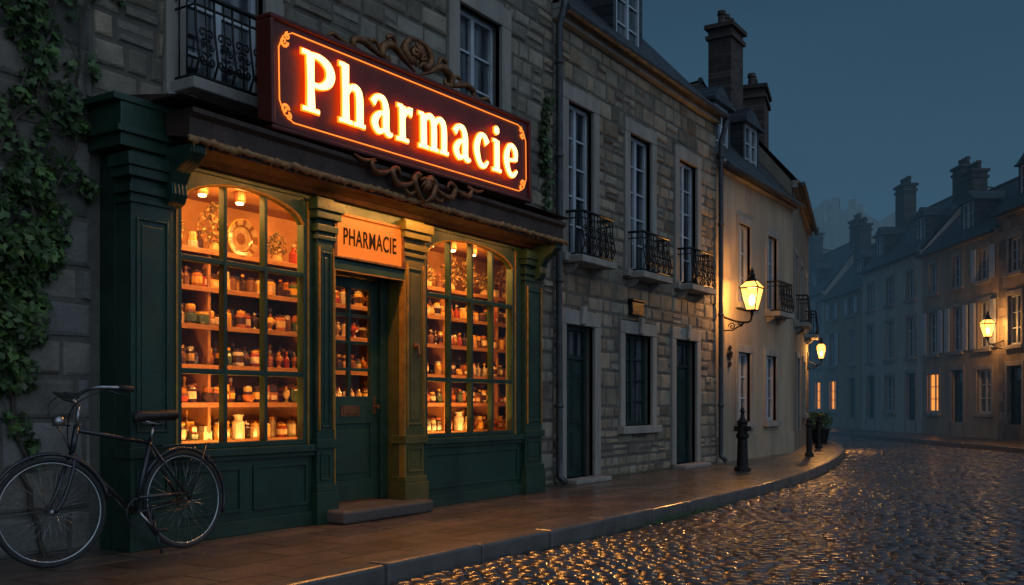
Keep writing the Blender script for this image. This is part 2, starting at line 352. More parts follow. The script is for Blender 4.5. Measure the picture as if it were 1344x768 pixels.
# cobbles
def cobbles():
    cw,cl=.115,.165
    nx=int(58/cw); rows=[]
    xs=-1+np.arange(nx)*cw
    X=[];Y=[];SX=[];SY=[]
    rng=np.random.RandomState(5)
    for i,x in enumerate(xs):
        n=int(46/cl); w=rng.uniform(.75,1.25,n)*cl; y=-14+np.cumsum(w)-w/2+rng.uniform(0,.1)
        X.append(np.full(n,x)+rng.normal(0,.005,n)+.05*np.sin(y*.5+x*.13)); Y.append(y); SX.append(np.full(n,cw-.010)+rng.normal(0,.005,n)); SY.append(w-.012)
    X=np.concatenate(X);Y=np.concatenate(Y);SX=np.concatenate(SX);SY=np.concatenate(SY)
    rz=X*FC+(Y-CAM[1])*FS; rr=X*FS-(Y-CAM[1])*FC
    k=(rz>3.5)&(rz<52)&(rr/rz<.75)&(rr/rz>-.75)&(Y<np.interp(X,kx,ky)-.04)&(rr<11.96)
    X,Y,SX,SY=X[k],Y[k],SX[k],SY[k]; N=len(X); print('cobbles',N)
    g=np.array([-.5,-.33,.33,.5]); gx,gy=np.meshgrid(g,g,indexing='ij'); gx=gx.ravel();gy=gy.ravel()
    edge=((abs(gx)>.45)|(abs(gy)>.45)); corner=((abs(gx)>.45)&(abs(gy)>.45))
    hz=np.where(corner,-.034,np.where(edge,-.018,0.))
    px=gx*np.where(corner,.88,1); py=gy*np.where(corner,.9,1)
    top=-.118+rng.normal(0,.0025,N)+.012*np.sin(X*.9)*np.sin(Y*.7)
    tx=rng.normal(0,.028,N); ty=rng.normal(0,.025,N)
    V=np.zeros((N,16,3),np.float32)
    V[:,:,0]=X[:,None]+px*SX[:,None]+rng.normal(0,.003,(N,16)); V[:,:,1]=Y[:,None]+py*SY[:,None]+rng.normal(0,.003,(N,16))
    V[:,:,2]=top[:,None]+hz+px*SX[:,None]*tx[:,None]+py*SY[:,None]*ty[:,None]+rng.normal(0,.0007,(N,16))
    f=[]
    for i in range(3):
        for j in range(3): f.append((i*4+j,(i+1)*4+j,(i+1)*4+j+1,i*4+j+1))
    Fc=(np.array(f)[None]+(np.arange(N)*16)[:,None,None]).reshape(-1,4)
    me=bpy.data.meshes.new('cobblestone_road'); me.vertices.add(N*16); me.vertices.foreach_set('co',V.ravel())
    nf=len(Fc); me.loops.add(nf*4); me.loops.foreach_set('vertex_index',Fc.ravel().astype(np.int32)); me.polygons.add(nf)
    me.polygons.foreach_set('loop_start',np.arange(nf,dtype=np.int32)*4); me.polygons.foreach_set('loop_total',np.full(nf,4,np.int32))
    me.polygons.foreach_set('use_smooth',np.ones(nf,bool)); me.update(calc_edges=True)
    at=me.color_attributes.new('Col','FLOAT_COLOR','POINT'); v=rng.uniform(.5,1.4,N); c=np.stack([v*rng.uniform(.95,1.2,N),v,v*rng.uniform(.85,1.05,N),np.ones(N)],1)
    at.data.foreach_set('color',np.repeat(c,16,axis=0).astype(np.float32).ravel()); me.materials.append(cobM)
    ob=bpy.data.objects.new('cobblestone_road',me); S.collection.objects.link(ob)
    j=MB(); j.quad((-12,-40,-.134),(90,-40,-.134),(90,60,-.134),(-12,60,-.134)); o=j.build('joint_bed',grnd,parent=ob)
cobbles()

# ================================================================= PHARMACY BUILDING (wall plane y=.3)
B1=empty('pharmacy_building',(0,.3,0))
shopop=(4.62,10.1,.02,2.95,.12)
ops=[shopop,(5.22,6.05,3.45,5.5),(8.92,9.77,3.45,5.5),(0.8,1.7,3.45,5.5)]
w=MB(); wall_holes(w,11.02,9,ops,x0=-3); w.quad((-3,0,0),(-3,7,0),(-3,7,9),(-3,0,9)); w.quad((11.02,0,0),(11.02,7,0),(11.02,7,9),(11.02,0,9)); w.quad((-3,0,9),(11.02,0,9),(11.02,7,9),(-3,7,9)); w.build('wall',mortar,B1)
sb=MB(); excl=[(4.4,10.2,0,3.2)]+[(o[0]-.2,o[1]+.2,o[2]-.12,o[3]+.22) for o in ops[1:]]
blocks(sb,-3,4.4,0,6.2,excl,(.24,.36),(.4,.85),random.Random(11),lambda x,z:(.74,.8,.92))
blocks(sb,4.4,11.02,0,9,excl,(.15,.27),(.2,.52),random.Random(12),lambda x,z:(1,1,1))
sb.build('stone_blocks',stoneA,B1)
tr=MB();fr=MB();gl=MB()
for o in ops[1:]:
    surround(tr,*o[:4],w=.2); window(fr,gl,*o[:4],cols=2,rows=5)
tr.build('window_surrounds',trimS,B1,bevel=.008); fr.build('window_frames',frameW,B1,bevel=.004); gl.build('window_glass',glassD,B1)
bal=MB();sl=MB()
balcony(bal,sl,5.1,6.2,3.55,h=.66); bal.build('balcony_railing',iron,B1,smooth=True); sl.build('balcony_slab',trimS,B1,bevel=.01)

# shopfront
SF=empty('shopfront'); SF.parent=B1; SF.location=(0,-.3,0)
g=MB(); gt=MB()
def pil(a,b_,y=-.06,cap=True,base=True,side=.299):
    z0,z1=0,2.855
    g.box(a,b_,y,side,.0,z1)
    sd=min(side,.29)
    if base:
        g.box(a-.03,b_+.03,y-.035,sd-.004,0,.28); g.box(a-.018,b_+.018,y-.02,sd-.006,.28,.34); g.box(a-.025,b_+.025,y-.028,sd-.005,.66,.74)
    if b_-a>.15:
        A,B=a+.04,b_-.04
        for (c,d) in ((.84,2.38),(.38,.62)):
            t=.02
            g.box(A,A+t,y-.014,y+.01,c,d);g.box(B-t,B,y-.014,y+.01,c,d);g.box(A+t,B-t,y-.0145,y+.01,c,c+t);g.box(A+t,B-t,y-.0145,y+.01,d-t,d)
            g.box(A+t+.025,B-t-.025,y-.008,y+.01,c+t+.03,d-t-.03)
    if cap:
        for k,(c,d) in enumerate(((2.48,2.52),(2.55,2.61),(2.66,2.73),(2.73,2.82))):
            e=(.018,.03,.05,.07)[k]; g.box(a-e,b_+e,y-e,sd-.007-.001*k,c,d)
pil(4.465,4.82,side=.12); pil(9.78,10.15,side=.1)
g0=g; g=MB(); pil(7.55,7.86,side=.1); g.box(7.55,7.6,.1,.27,0,2.855); g.build('doorway_pilaster',greenLit,SF,bevel=.006)
g=g0; pil(6.34,6.55,side=.1)
g.box(4.465,4.6,.12,.299,0,2.855); g.box(10.11,10.15,.1,.299,0,2.855); g.box(6.525,6.55,.1,.27,0,2.855)
g.box(4.82,4.9,-.01,.08,.7,2.855); g.box(6.27,6.34,-.01,.08,.7,2.855); g.box(7.86,7.93,-.01,.08,.7,2.855); g.box(9.62,9.78,-.01,.08,.7,2.855)
for a,b_,n in ((4.85,6.34,2),(7.86,9.78,3)):
    g.box(a,b_,.0,.28,0,.64); g.box(a,b_,-.03,.01,0,.12); g.box(a-.0,b_+.0,-.07,.27,.64,.70); g.box(a,b_,-.035,.02,.6,.64)
    w_=(b_-a)/n
    for i in range(n if n<3 else 1):
        A=a+.06+(w_*i if n<3 else 0); B=(a+w_*(i+1)-.06) if n<3 else b_-.08
        t=.03; c,d=.18,.55
        g.box(A,A+t,-.018,.01,c,d);g.box(B-t,B,-.018,.01,c,d);g.box(A+t,B-t,-.019,.01,c,c+t);g.box(A+t,B-t,-.019,.01,d-t,d)
gc=MB()
def shopwin(a,b_,z0,z1,cols,spring,name):
    f=.045
    g.box(a,a+f,-.012,.07,z0,z1);g.box(b_-f,b_,-.012,.07,z0,z1);g.box(a+f,b_-f,-.0125,.07,z0,z0+f)
    for (x,s_) in ((a-.006,1),(b_+.006,-1)): gt.box(x-.009,x+.009,-.02,.0,z0,z1)
    gt.box(a+.002,b_-.002,-.019,.0,z0-.012,z0)
    W=(b_-a-2*f)/cols
    def arch(x):
        t=(x-a-f)/(b_-a-2*f)*2-1; return spring+(z1-.02-spring)*math.sqrt(max(0,1-t*t*.98))
    for i in range(1,cols):
        x=a+f+W*i; g.box(x-.016,x+.016,-.008,.06,z0+f,arch(x)+.02)
    for z in (1.30,2.16): g.box(a+f,b_-f,-.003,.055,z-.022,z+.022)
    n=24; vs=[];fs=[]
    for i in range(n+1):
        x=a+f+(b_-a-2*f)*i/n; zz=arch(x)
        vs+=[(x,-.006,zz),(x,-.006,z1+.02),(x,.065,zz),(x,.065,z1+.02)]
    for i in range(n):
        o=i*4; p=o+4; fs+=[(o,p,p+1,o+1),(o+2,o+3,p+3,p+2),(o,o+2,p+2,p)]
    g.add(vs,fs)
    gt.tube([(a+f+(b_-a-2*f)*i/n,-.012,arch(a+f+(b_-a-2*f)*i/n)-.004) for i in range(n+1)],.012,6)
    gc.quad((a,.035,z0),(b_,.035,z0),(b_,.035,z1),(a,.035,z1))
    g.box(a,b_,-.013,.068,z1+.021,2.855)
shopwin(4.9,6.27,.7,2.80,3,2.56,'w1'); shopwin(7.93,9.62,.7,2.80,4,2.56,'w2')
g.box(6.55,7.55,-.02,.27,2.76,2.855); g.box(6.55,7.55,-.05,.26,2.25,2.34); g.box(6.55,7.55,-.02,.26,2.34,2.365)
g.box(4.3,10.25,-.10,.297,3.17,3.22); g.box(4.36,4.9,-.09,.29,2.86,3.17); g.box(4.32,4.94,-.12,.28,2.95,3.0)
for x in (6.556,7.544): gt.box(x-.008,x+.008,-.068,.0,.15,2.25)
gt.box(6.566,7.534,-.056,.0,2.241,2.25)
for (a,b_) in ((6.36,6.53),(7.58,7.83),(9.81,10.12)):
    for x in (a,b_): gt.box(x-.005,x+.005,-.078,-.06,.82,2.42)
for x in (4.74,9.95):
    pr=[(-.08,2.5),(-.13,2.52),(-.16,2.58),(-.15,2.66),(-.2,2.74),(-.3,2.80),(-.36,2.86),(-.36,2.915),(.0,2.915),(.0,2.5)]
    g.prof(pr,x,x+.14); 
    for k in range(4): g.prof([(p[0]-.008,p[1]) for p in pr[:-2]]+[(-.05,2.915),(-.05,2.5)],x+.012+.034*k,x+.026+.034*k)
g.build('joinery',green,SF,bevel=.006)
goldp=pmat('gold_lining_paint',(.55,.3,.05),(.28,.14,.03),10,(.3,.5),.3,50,.003,metal=.3)
gt.build('gilt_beading',goldp,SF)
gc.build('shop_glass',glassC,SF)
cn=MB(); cn.prof([(0,2.861),(-.05,2.87),(-.09,2.9),(-.30,2.93),(-.335,2.93),(-.34,2.90),(-.37,2.90),(-.37,3.1),(-.41,3.13),(-.41,3.165),(.29,3.169),(.29,2.861)],4.92,10.12)
cn.prof([(-.41,3.225),(.29,3.33),(.29,3.225)],4.6,10.2)
cn.box(4.6,10.2,-.43,.28,3.2235,3.2245)
cn.prof([(-.12,3.0),(-.37,2.95),(-.37,3.1),(-.41,3.13),(-.41,3.165),(-.1,3.165)],4.72,4.918)
cn.build('canopy_cornice',leadm,SF,bevel=.006)
rp=MB(); x=4.7; i=0; R=random.Random(4)
while x<10.14:
    l=R.uniform(.06,.16); zc=2.935+R.uniform(-.006,.012)
    rp.tube([(x,-.385,zc),(x+l*.3,-.395,zc+.004),(x+l*.7,-.392,zc-.006),(x+l,-.385,zc)],[.012,R.uniform(.02,.032),R.uniform(.018,.03),.012],6)
    if R.random()<.6: rp.tube([(x+l*.5,-.39,zc),(x+l*.5+R.uniform(-.01,.01),-.39,zc-R.uniform(.02,.05))],[.012,.004],5)
    x+=l*.8
rp.tube([(4.7,-.38,2.955),(10.14,-.38,2.955)],.014,6)
edgeM=pmat('weathered_gilt_edge',(.5,.24,.08),(.2,.1,.045),12,(.5,.7),.6,50,.006)
rp.build('canopy_edge_trim',edgeM,SF,smooth=True)
# shop door
d=MB(); A,Bx=6.6,7.5; y=.2; dz=.13
d.box(6.551,A+.05,y-.05,y+.06,dz,2.25); d.box(Bx-.05,7.549,y-.05,y+.06,dz,2.25)
a,b_=A+.05,Bx-.05; d.box(a,a+.1,y,y+.045,dz,2.24); d.box(b_-.1,b_,y,y+.045,dz,2.24); d.box(a+.1,b_-.1,y,y+.045,2.14,2.24); d.box(a+.1,b_-.1,y,y+.045,dz,dz+.2)
d.box(a+.1,b_-.1,y+.001,y+.044,.86,1.12); d.box(a+.1,b_-.1,y+.015,y+.03,dz+.2,.86); d.box(a+.14,b_-.14,y+.004,y+.02,dz+.26,.8)
cx=(a+b_)/2; d.box(cx-.018,cx+.018,y+.002,y+.043,1.12,2.14)
for k in (1,2,3): d.box(a+.1,b_-.1,y+.004,y+.04,1.12+1.02*k/4*1.0-.014,1.12+1.02*k/4+.014)
d.build('shop_door',green,SF,bevel=.005)
q=MB(); q.quad((a+.1,y+.02,1.12),(b_-.1,y+.02,1.12),(b_-.1,y+.02,2.14),(a+.1,y+.02,2.14)); q.build('door_glass',glassC,SF)
q=MB(); q.box(cx-.13,cx+.13,y-.008,y+.002,.93,1.03); q.box(cx-.1,cx+.1,y-.014,y-.004,.955,1.0); q.tube([(b_-.05,y,1.02),(b_-.05,y-.05,1.02),(b_-.05,y-.055,1.02)],[.012,.012,.024],8); q.box(b_-.07,b_-.03,y-.006,y+.002,.95,1.12)
q.tube([(7.70,-.06,1.62),(7.70,-.11,1.62),(7.70,-.12,1.54),(7.70,-.09,1.5)],[.012,.014,.014,.006],7); q.lathe(7.70,-.075,1.58,[(.02,0),(.03,.03),(.02,.07)],8)
q.build('letter_plate_and_knob',bronze,SF,bevel=.002)
ds=MB(); ds.box(6.42,7.7,-.3,.29,0.002,.12); ds.build('doorstep',stepM,bevel=.025)
np_=empty('door_name_plate'); q=MB(); q.box(6.59,7.51,-.05,.0,2.375,2.735); q.build('lit_panel',litp,np_)
q=MB(); q.box(6.55,7.55,-.07,.01,2.35,2.375); q.box(6.55,7.55,-.07,.01,2.735,2.76); q.box(6.55,6.59,-.069,.01,2.375,2.735); q.box(7.51,7.55,-.069,.01,2.375,2.735); q.build('plate_frame',bronze,np_,bevel=.004)
ink,_,bb_=M('plate_lettering_black'); bb_.inputs['Base Color'].default_value=(.008,.005,.004,1); bb_.inputs['Roughness'].default_value=.8; bb_.inputs['Specular IOR Level'].default_value=.1
tcu=bpy.data.curves.new('lettering','FONT'); tcu.body='PHARMACIE'; tcu.size=.185; tcu.align_x='CENTER'; tcu.extrude=.002; tcu.offset=.0025; tcu.space_character=1.1
to=bpy.data.objects.new('lettering',tcu); S.collection.objects.link(to); to.location=(7.05,-.055,2.485); to.rotation_euler=(math.pi/2,0,0); to.scale=(.70,1.15,1); tcu.materials.append(ink); to.parent=np_

# interior
inn=MB()
x0,x1,y0,y1,z0,z1=4.63,10.9,.42,1.0,.03,2.858
inn.quad((x0,y1,z0),(x1,y1,z0),(x1,y1,z1),(x0,y1,z1)); inn.quad((x0,.09,z1),(10.09,.09,z1),(10.09,y1,z1),(x0,y1,z1)); inn.quad((10.09,y0,z1),(x1,y0,z1),(x1,y1,z1),(10.09,y1,z1)); inn.quad((x0,.3,z0),(x1,.3,z0),(x1,y1,z0),(x0,y1,z0))
inn.quad((x0,.3,z0),(x0,y1,z0),(x0,y1,z1),(x0,.3,z1)); inn.quad((x1,y0,z0),(x1,y1,z0),(x1,y1,z1),(x1,y0,z1)); inn.quad((10.1,y0,z0),(x1,y0,z0),(x1,y0,z1),(10.1,y0,z1))
inM=pmat('interior_plaster',(.42,.2,.06),(.24,.1,.03),3,(.6,.8),.2,30)
inn.build('shop_interior',inM,SF)
shf=MB(); LV=[.74,1.06,1.38,1.72,2.04,2.36]
for z in LV: shf.box(4.66,10.85,.6,.985,z-.025,z); shf.box(4.66,10.85,.592,.6,z-.04,z+.002)
for x in (4.66,5.72,6.9,7.98,9.1,10.2): shf.box(x,x+.03,.61,.984,.05,2.33)
shf.box(4.66,10.85,.603,.99,.05,.70)
shf.build('display_shelf',wood,bevel=.003)
jr=MB(); R=random.Random(21)
cream=(.55,.38,.18); amber=(.36,.12,.02); dark=(.05,.025,.015); silv=(.42,.37,.28); gold=(.62,.34,.06); whit=(.66,.52,.33); teal=(.07,.1,.05); red=(.3,.045,.02); brown=(.16,.07,.025)
def jar(x,y,z,hmax):
    k=R.random(); r=R.uniform(.036,.055); body=R.choice([cream,amber,amber,whit,silv,gold,gold,dark,teal,red,brown,brown,dark]); lid=R.choice([dark,gold,silv,gold,brown,amber])
    if k<.35: h=min(hmax,R.uniform(.12,.2)); pr=[(r*.9,0),(r,.01),(r,h*.72),(r*.75,h*.8),(r*.8,h*.81),(r*.8,h*.93),(r*.2,h*.97),(r*.2,h)]; cs=[body]*3+[lid]*4
    elif k<.55: h=min(hmax,R.uniform(.17,.26)); r*=.75; pr=[(r*.95,0),(r,.02),(r,h*.55),(r*.35,h*.7),(r*.32,h*.85),(r*.5,h*.86),(r*.5,h)]; cs=[body]*4+[lid]*2
    elif k<.75: h=min(hmax,R.uniform(.07,.12)); r*=1.15; pr=[(r*.8,0),(r,h*.2),(r*1.02,h*.7),(r*.85,h*.78),(r*.9,h*.8),(r*.85,h),(.01,h)]; cs=[body]*3+[lid]*3
    elif k<.87: h=min(hmax,R.uniform(.15,.24)); pr=[(r*.6,0),(r*.3,h*.15),(r*.95,h*.45),(r*.9,h*.6),(r*.35,h*.78),(r*.45,h*.84),(r*.1,h)]; cs=[body]*4+[lid]*2
    else: # boxes and cartons, sometimes stacked
        h=min(hmax,R.uniform(.1,.18)); w_=R.uniform(.035,.055); jr.box(x-w_,x+w_,y-.04,y+.04,z,z+h*.6,0,body)
        jr.box(x-w_*.8,x+w_*.85,y-.035,y+.035,z+h*.6+.001,z+h,0,lid); jr.box(x-w_*.6,x+w_*.6,y-.042,y-.0401,z+h*.15,z+h*.45,0,whit); return r
    jr.lathe(x,y,z,pr,10,0,body,cs)
    if k<.35 and R.random()<.75: jr.lathe(x,y,z+h*.2,[(r*1.03,0),(r*1.03,h*.38)],10,0,R.choice([whit,cream,gold,dark]))
    if k<.75 and .55<k and R.random()<.6:
        jr.lathe(x,y,z+h,[(r*.7,0),(r*.75,.04),(r*.6,.05),(.01,.055)],10,0,R.choice([gold,cream,amber]))
    return r
for li,z in enumerate(LV[:-1]):
    for yy in (.9,.78,.66):
        x=4.74
        while x<10.8:
            if R.random()<.08: x+=R.uniform(.03,.1); continue
            jar(x,yy+R.uniform(-.02,.02),z,.26 if yy>.85 else (.22 if yy>.7 else .16)); x+=R.uniform(.085,.115)
for x,z in ((4.95,1.38),(5.07,1.38),(5.2,1.38),(6.0,.74),(8.3,.74),(9.3,.74)):
    jr.lathe(x,.55 if z<1 else .64,z,[(.05,0),(.055,.01),(.055,.15),(.035,.17),(.035,.2),(.045,.2),(.045,.215),(.01,.22)],14,0,silv)
def plate(x,y,z,r):
    n=28
    rings=[(.0,.02),(.3,.02),(.55,.02),(.62,.012),(.68,.0),(.95,-.015),(1,-.01)]
    vs=[]
    for k,(q_,dy) in enumerate(rings):
        for i in range(n): a=2*math.pi*i/n; vs.append((x+r*q_*math.cos(a),y+dy,z+r*q_*math.sin(a)))
    o=len(jr.v); jr.v.extend(vs)
    for k in range(len(rings)-1):
        for i in range(n): jr.f.append([o+k*n+i,o+k*n+(i+1)%n,o+(k+1)*n+(i+1)%n,o+(k+1)*n+i]); jr.m.append(0); jr.c.append([brown,(.3,.2,.1),(.34,.24,.12),brown,(.32,.22,.11) if i%3 else brown,gold][k])
fl=MB()
def bouquet(x,y,z,r,h):
    jr.lathe(x,y,z,[(.035,0),(.05,.03),(.045,.07),(.03,.09),(.04,.1)],10,0,cream)
    for i in range(340):
        a=R.uniform(0,6.28); q_=R.random()**.5; zz=z+.08+R.random()*h; rr=r*q_*math.sin(math.pi*min(.97,max(.15,(zz-z-.05)/h*.8+.1)))
        c=Vector((x+rr*math.cos(a),y+rr*.6*math.sin(a),zz)); s_=R.uniform(.012,.026); n1=Vector((R.gauss(0,1),R.gauss(0,1),R.gauss(0,1))).normalized(); u_=n1.orthogonal().normalized()*s_; v_=n1.cross(u_)
        col=R.choice([(.36,.22,.06),(.2,.15,.05),(.45,.3,.12),(.08,.07,.025),(.3,.14,.05)])
        fl.add([tuple(c-u_),tuple(c+v_*.5),tuple(c+u_),tuple(c-v_*.5)],[(0,1,2,3)],0,col)
tp=['b','b2','b','p','b2','b']; x=5.1; i=0
while x<10.7:
    t=tp[i%6]; i+=1
    if t=='b': bouquet(x,.72,2.36,.17,.36); x+=.36
    elif t=='b2': bouquet(x,.74,2.36,.12,.22); jar(x+.17,.7,2.36,.2); jar(x+.26,.72,2.36,.2); x+=.42
    else: plate(x,.76,2.36+.18,.18); x+=.4
jr.build('medicine_jars',jarm,smooth=False,fix=True)
fl.build('dried_flowers',pmat('dried_petals',(1,1,1),(.8,.8,.8),10,(.6,.8),0,attr=True),fix=False)
warm=(1,.42,.09)
for nm,xa,xb,pw in (('l',4.95,6.25,44),('m',6.65,7.5,20),('r',7.95,9.65,52)):
    cxx=(xa+xb)/2; yy=.36 if nm=='m' else .2
    light('display_light','AREA',(cxx,yy,2.82),pw,warm,SF,xb-xa,(math.radians(22),0,0),.1)
    light('display_light','AREA',(cxx,max(.14,yy-.02),.76 if nm!='m' else .5),pw*.62,warm,SF,xb-xa,(math.radians(145),0,0),.06)
q=MB(); bb=MB()
for x in (5.15,5.5,5.9,8.2,8.6,9.0,9.4):
    q.lathe(x,.42,2.77,[(.045,0),(.05,.02),(.05,.085)],12); bb.lathe(x,.42,2.75,[(.01,0),(.03,.005),(.034,.019)],12)
    light('downlight','POINT',(x,.42,2.69),2.6,warm,SF,.03)
q.build('downlight_fittings',bronze,SF); bb.build('downlight_bulbs',bulb,SF)
# added fill lights without fittings under the canopy edge, washing the shopfront warm
for xa,xb,pw in ((4.98,6.3,6),(6.6,7.9,24),(8.0,9.8,7)):
    l=light('canopy_fill_light','AREA',((xa+xb)/2,-.30,2.905),pw,(1,.4,.08),SF,xb-xa,(math.radians(6),0,0),.03)

# ================================================================= SIGN
SG=empty('pharmacy_sign',(5.48,-.40,3.2),(0,math.radians(-1.2),0))
W,H=3.82,.86
q=MB(); q.box(0,W,0,.13,0,H); q.build('sign_panel',signm,SG,bevel=.01)
q=MB(); t=.04
q.box(-.02,W+.02,-.03,.14,-t*.5,t*.5); q.box(-.02,W+.02,-.03,.14,H-t*.5,H+t*.5); q.box(-.02,t*.5,-.029,.139,t*.5,H-t*.5); q.box(W-t*.5,W+.02,-.029,.139,t*.5,H-t*.5)
q.build('sign_frame',signm,SG,bevel=.012)
q=MB(); e=.075; k=.15
loop=[(e+k,e),(W-e-k,e),(W-e-.05,e+.05),(W-e,e+k),(W-e,H-e-k),(W-e-.05,H-e-.05),(W-e-k,H-e),(e+k,H-e),(e+.05,H-e-.05),(e,H-e-k),(e,e+k),(e+.05,e+.05)]
q.tube([(x,-.012,z) for x,z in loop],.0055,6,closed=True)
for cx_,cz_,sx,sz in ((e,e,1,1),(W-e,e,-1,1),(e,H-e,1,-1),(W-e,H-e,-1,-1)):
    for s_ in (.05,.035):
        q.tube(spiral(cx_+sx*.06,cz_+sz*.09,s_,1.2,0 if sx>0 else math.pi,sx*sz,-.01,14),.006,5)
        q.tube(spiral(cx_+sx*.1,cz_+sz*.04,s_*.7,1.2,math.pi/2,-sx*sz,-.01,14),.005,5)
q.build('border_neon',neon,SG,smooth=True)
def ribbon(mb,pts,y0,y1,grow=0,smooth=True,back=False):
    P=cat(pts,6) if (smooth and len(pts)>2) else [tuple(map(float,p)) for p in pts]
    Lf=[];Rt=[]
    for i,p in enumerate(P):
        a=P[max(i-1,0)];b=P[min(i+1,len(P)-1)]; tx,tz=b[0]-a[0],b[1]-a[1]; l=math.hypot(tx,tz) or 1; nx,nz=-tz/l,tx/l; h=p[2]/2+grow
        px,pz=p[0],p[1]
        if i==0: px-=tx/l*grow;pz-=tz/l*grow
        if i==len(P)-1: px+=tx/l*grow;pz+=tz/l*grow
        Lf.append((px+nx*h,pz+nz*h));Rt.append((px-nx*h,pz-nz*h))
    n=len(P); vs=[(x,y0,z) for x,z in Lf]+[(x,y0,z) for x,z in Rt]+[(x,y1,z) for x,z in Lf]+[(x,y1,z) for x,z in Rt]; fs=[]
    for i in range(n-1):
        fs+=[(i,i+1,n+i+1,n+i),(i,2*n+i,2*n+i+1,i+1),(n+i,n+i+1,3*n+i+1,3*n+i)]
        if back: fs.append((2*n+i,3*n+i,3*n+i+1,2*n+i+1))
    fs+=[(0,n,3*n,2*n),(n-1,3*n-1,4*n-1,2*n-1)]
    mb.add(vs,fs)
def ser(x,z,w=.4): return [(x-w/2,z,.07),(x,z,.06),(x+w/2,z,.07)]
LET={
'P':([[(.22,.02,.19),(.22,.5,.16),(.22,.98,.19)],ser(.22,.035,.4),[(.02,.965,.08),(.2,.965,.07)],[(.2,.95,.08),(.45,.95,.11),(.66,.86,.17),(.73,.71,.21),(.65,.56,.17),(.45,.47,.1),(.22,.47,.07)]],.92),
'h':([[(.2,.02,.18),(.2,.5,.16),(.2,1.02,.18)],ser(.2,.035,.34),[(.05,1.0,.07),(.2,1.0,.07)],[(.22,.48,.06),(.34,.64,.1),(.50,.65,.15),(.58,.5,.18),(.58,.02,.18)],ser(.58,.035,.3)],.87),
'a':([[(.1,.54,.15),(.22,.66,.1),(.40,.65,.13),(.48,.48,.17),(.48,.14,.17),(.58,.04,.1),(.66,.06,.05)],[(.48,.4,.06),(.28,.37,.1),(.14,.2,.17),(.26,.05,.11),(.48,.13,.06)]],.78),
'r':([[(.2,.02,.18),(.2,.3,.16),(.2,.66,.18)],ser(.2,.035,.36),[(.06,.655,.06),(.2,.655,.06)],[(.22,.42,.06),(.36,.6,.11),(.5,.59,.19)]],.68),
'm':([[(.2,.02,.18),(.2,.66,.18)],ser(.2,.035,.3),[(.06,.655,.06),(.2,.655,.06)],[(.22,.48,.06),(.33,.63,.1),(.47,.64,.14),(.55,.5,.17),(.55,.02,.17)],ser(.55,.035,.26),[(.57,.48,.06),(.68,.63,.1),(.82,.64,.14),(.90,.5,.17),(.90,.02,.17)],ser(.90,.035,.28)],1.19),
'c':([[(.55,.52,.18),(.43,.66,.1),(.25,.62,.13),(.13,.36,.19),(.24,.08,.13),(.42,.03,.1),(.57,.14,.05)]],.74),
'i':([[(.2,.02,.18),(.2,.66,.18)],ser(.2,.035,.34),[(.06,.655,.06),(.2,.655,.06)],[(.12,.88,.1),(.2,.88,.2),(.28,.88,.1)]],.48),
'e':([[(.16,.34,.06),(.52,.38,.07)],[(.52,.37,.11),(.51,.56,.15),(.37,.67,.1),(.22,.61,.13),(.12,.36,.19),(.22,.09,.13),(.4,.03,.1),(.56,.14,.05)]],.66)}
lt=MB();hb=MB(); tot=sum(LET[c][1] for c in 'Pharmacie'); adv=0; sc=3.25/tot; bx,bz=.28,.19; li=0
for ch in 'Pharmacie':
    st,a=LET[ch]
    for s_ in st:
        pp=[(bx+(adv+p[0])*sc,bz+p[1]*sc*1.06,p[2]*sc*.92) for p in s_]; li+=1
        ribbon(lt,pp,-.062-.0004*(li%9),-.052,0); ribbon(hb,pp,-.050-.0004*(li%9),-.034-.0004*(li%9),.010,back=True)
    adv+=a
lt.build('letters',glow,SG); hb.build('letter_bloom',halo,SG)  # wider orange layer added behind the letters, standing in for their glow
# crest
q=MB(); yc=.03
def scroll(p,r=.03): 
    P=cat(p,7); n=len(P); q.tube([(a,yc,b) for a,b in P],[r*(.35+.9*math.sin(math.pi*min(1,max(0,i/(n-1))))) for i in range(n)],7)
cx_=1.9
for sx in (-1,1):
    f=lambda pts:[(cx_+sx*a,H+b) for a,b in pts]
    scroll(f([(0,.36),(.12,.33),(.2,.22),(.13,.13),(.06,.18),(.1,.22)]),.036)
    scroll(f([(.05,.05),(.2,.12),(.36,.2),(.5,.16),(.52,.07),(.44,.05),(.42,.1)]),.034)
    scroll(f([(.42,.04),(.6,.08),(.78,.13),(.9,.1),(.9,.04),(.84,.04)]),.028)
    scroll(f([(.8,.03),(1.0,.04),(1.15,.08),(1.22,.05)]),.02)
    scroll(f([(.3,.18),(.36,.28),(.44,.26),(.42,.21)]),.02)
    scroll(f([(.02,.1),(.08,.22),(.02,.3)]),.03)
    scroll(f([(.55,.1),(.6,.17),(.68,.16),(.66,.12)]),.016)
    g2=lambda pts:[(cx_+sx*a,b) for a,b in pts]
    yc=-.03
    scroll(g2([(0,-.3),(.1,-.24),(.16,-.12),(.09,-.06),(.05,-.12)]),.028)
    scroll(g2([(.05,-.05),(.22,-.17),(.4,-.2),(.48,-.1),(.4,-.06),(.36,-.11)]),.026)
    scroll(g2([(.4,-.04),(.55,-.12),(.7,-.14),(.76,-.07),(.7,-.05)]),.022)
    scroll(g2([(.7,-.03),(.85,-.07),(.98,-.04)]),.016)
    scroll(g2([(.1,-.2),(.22,-.26),(.3,-.22)]),.016)
    yc=.03
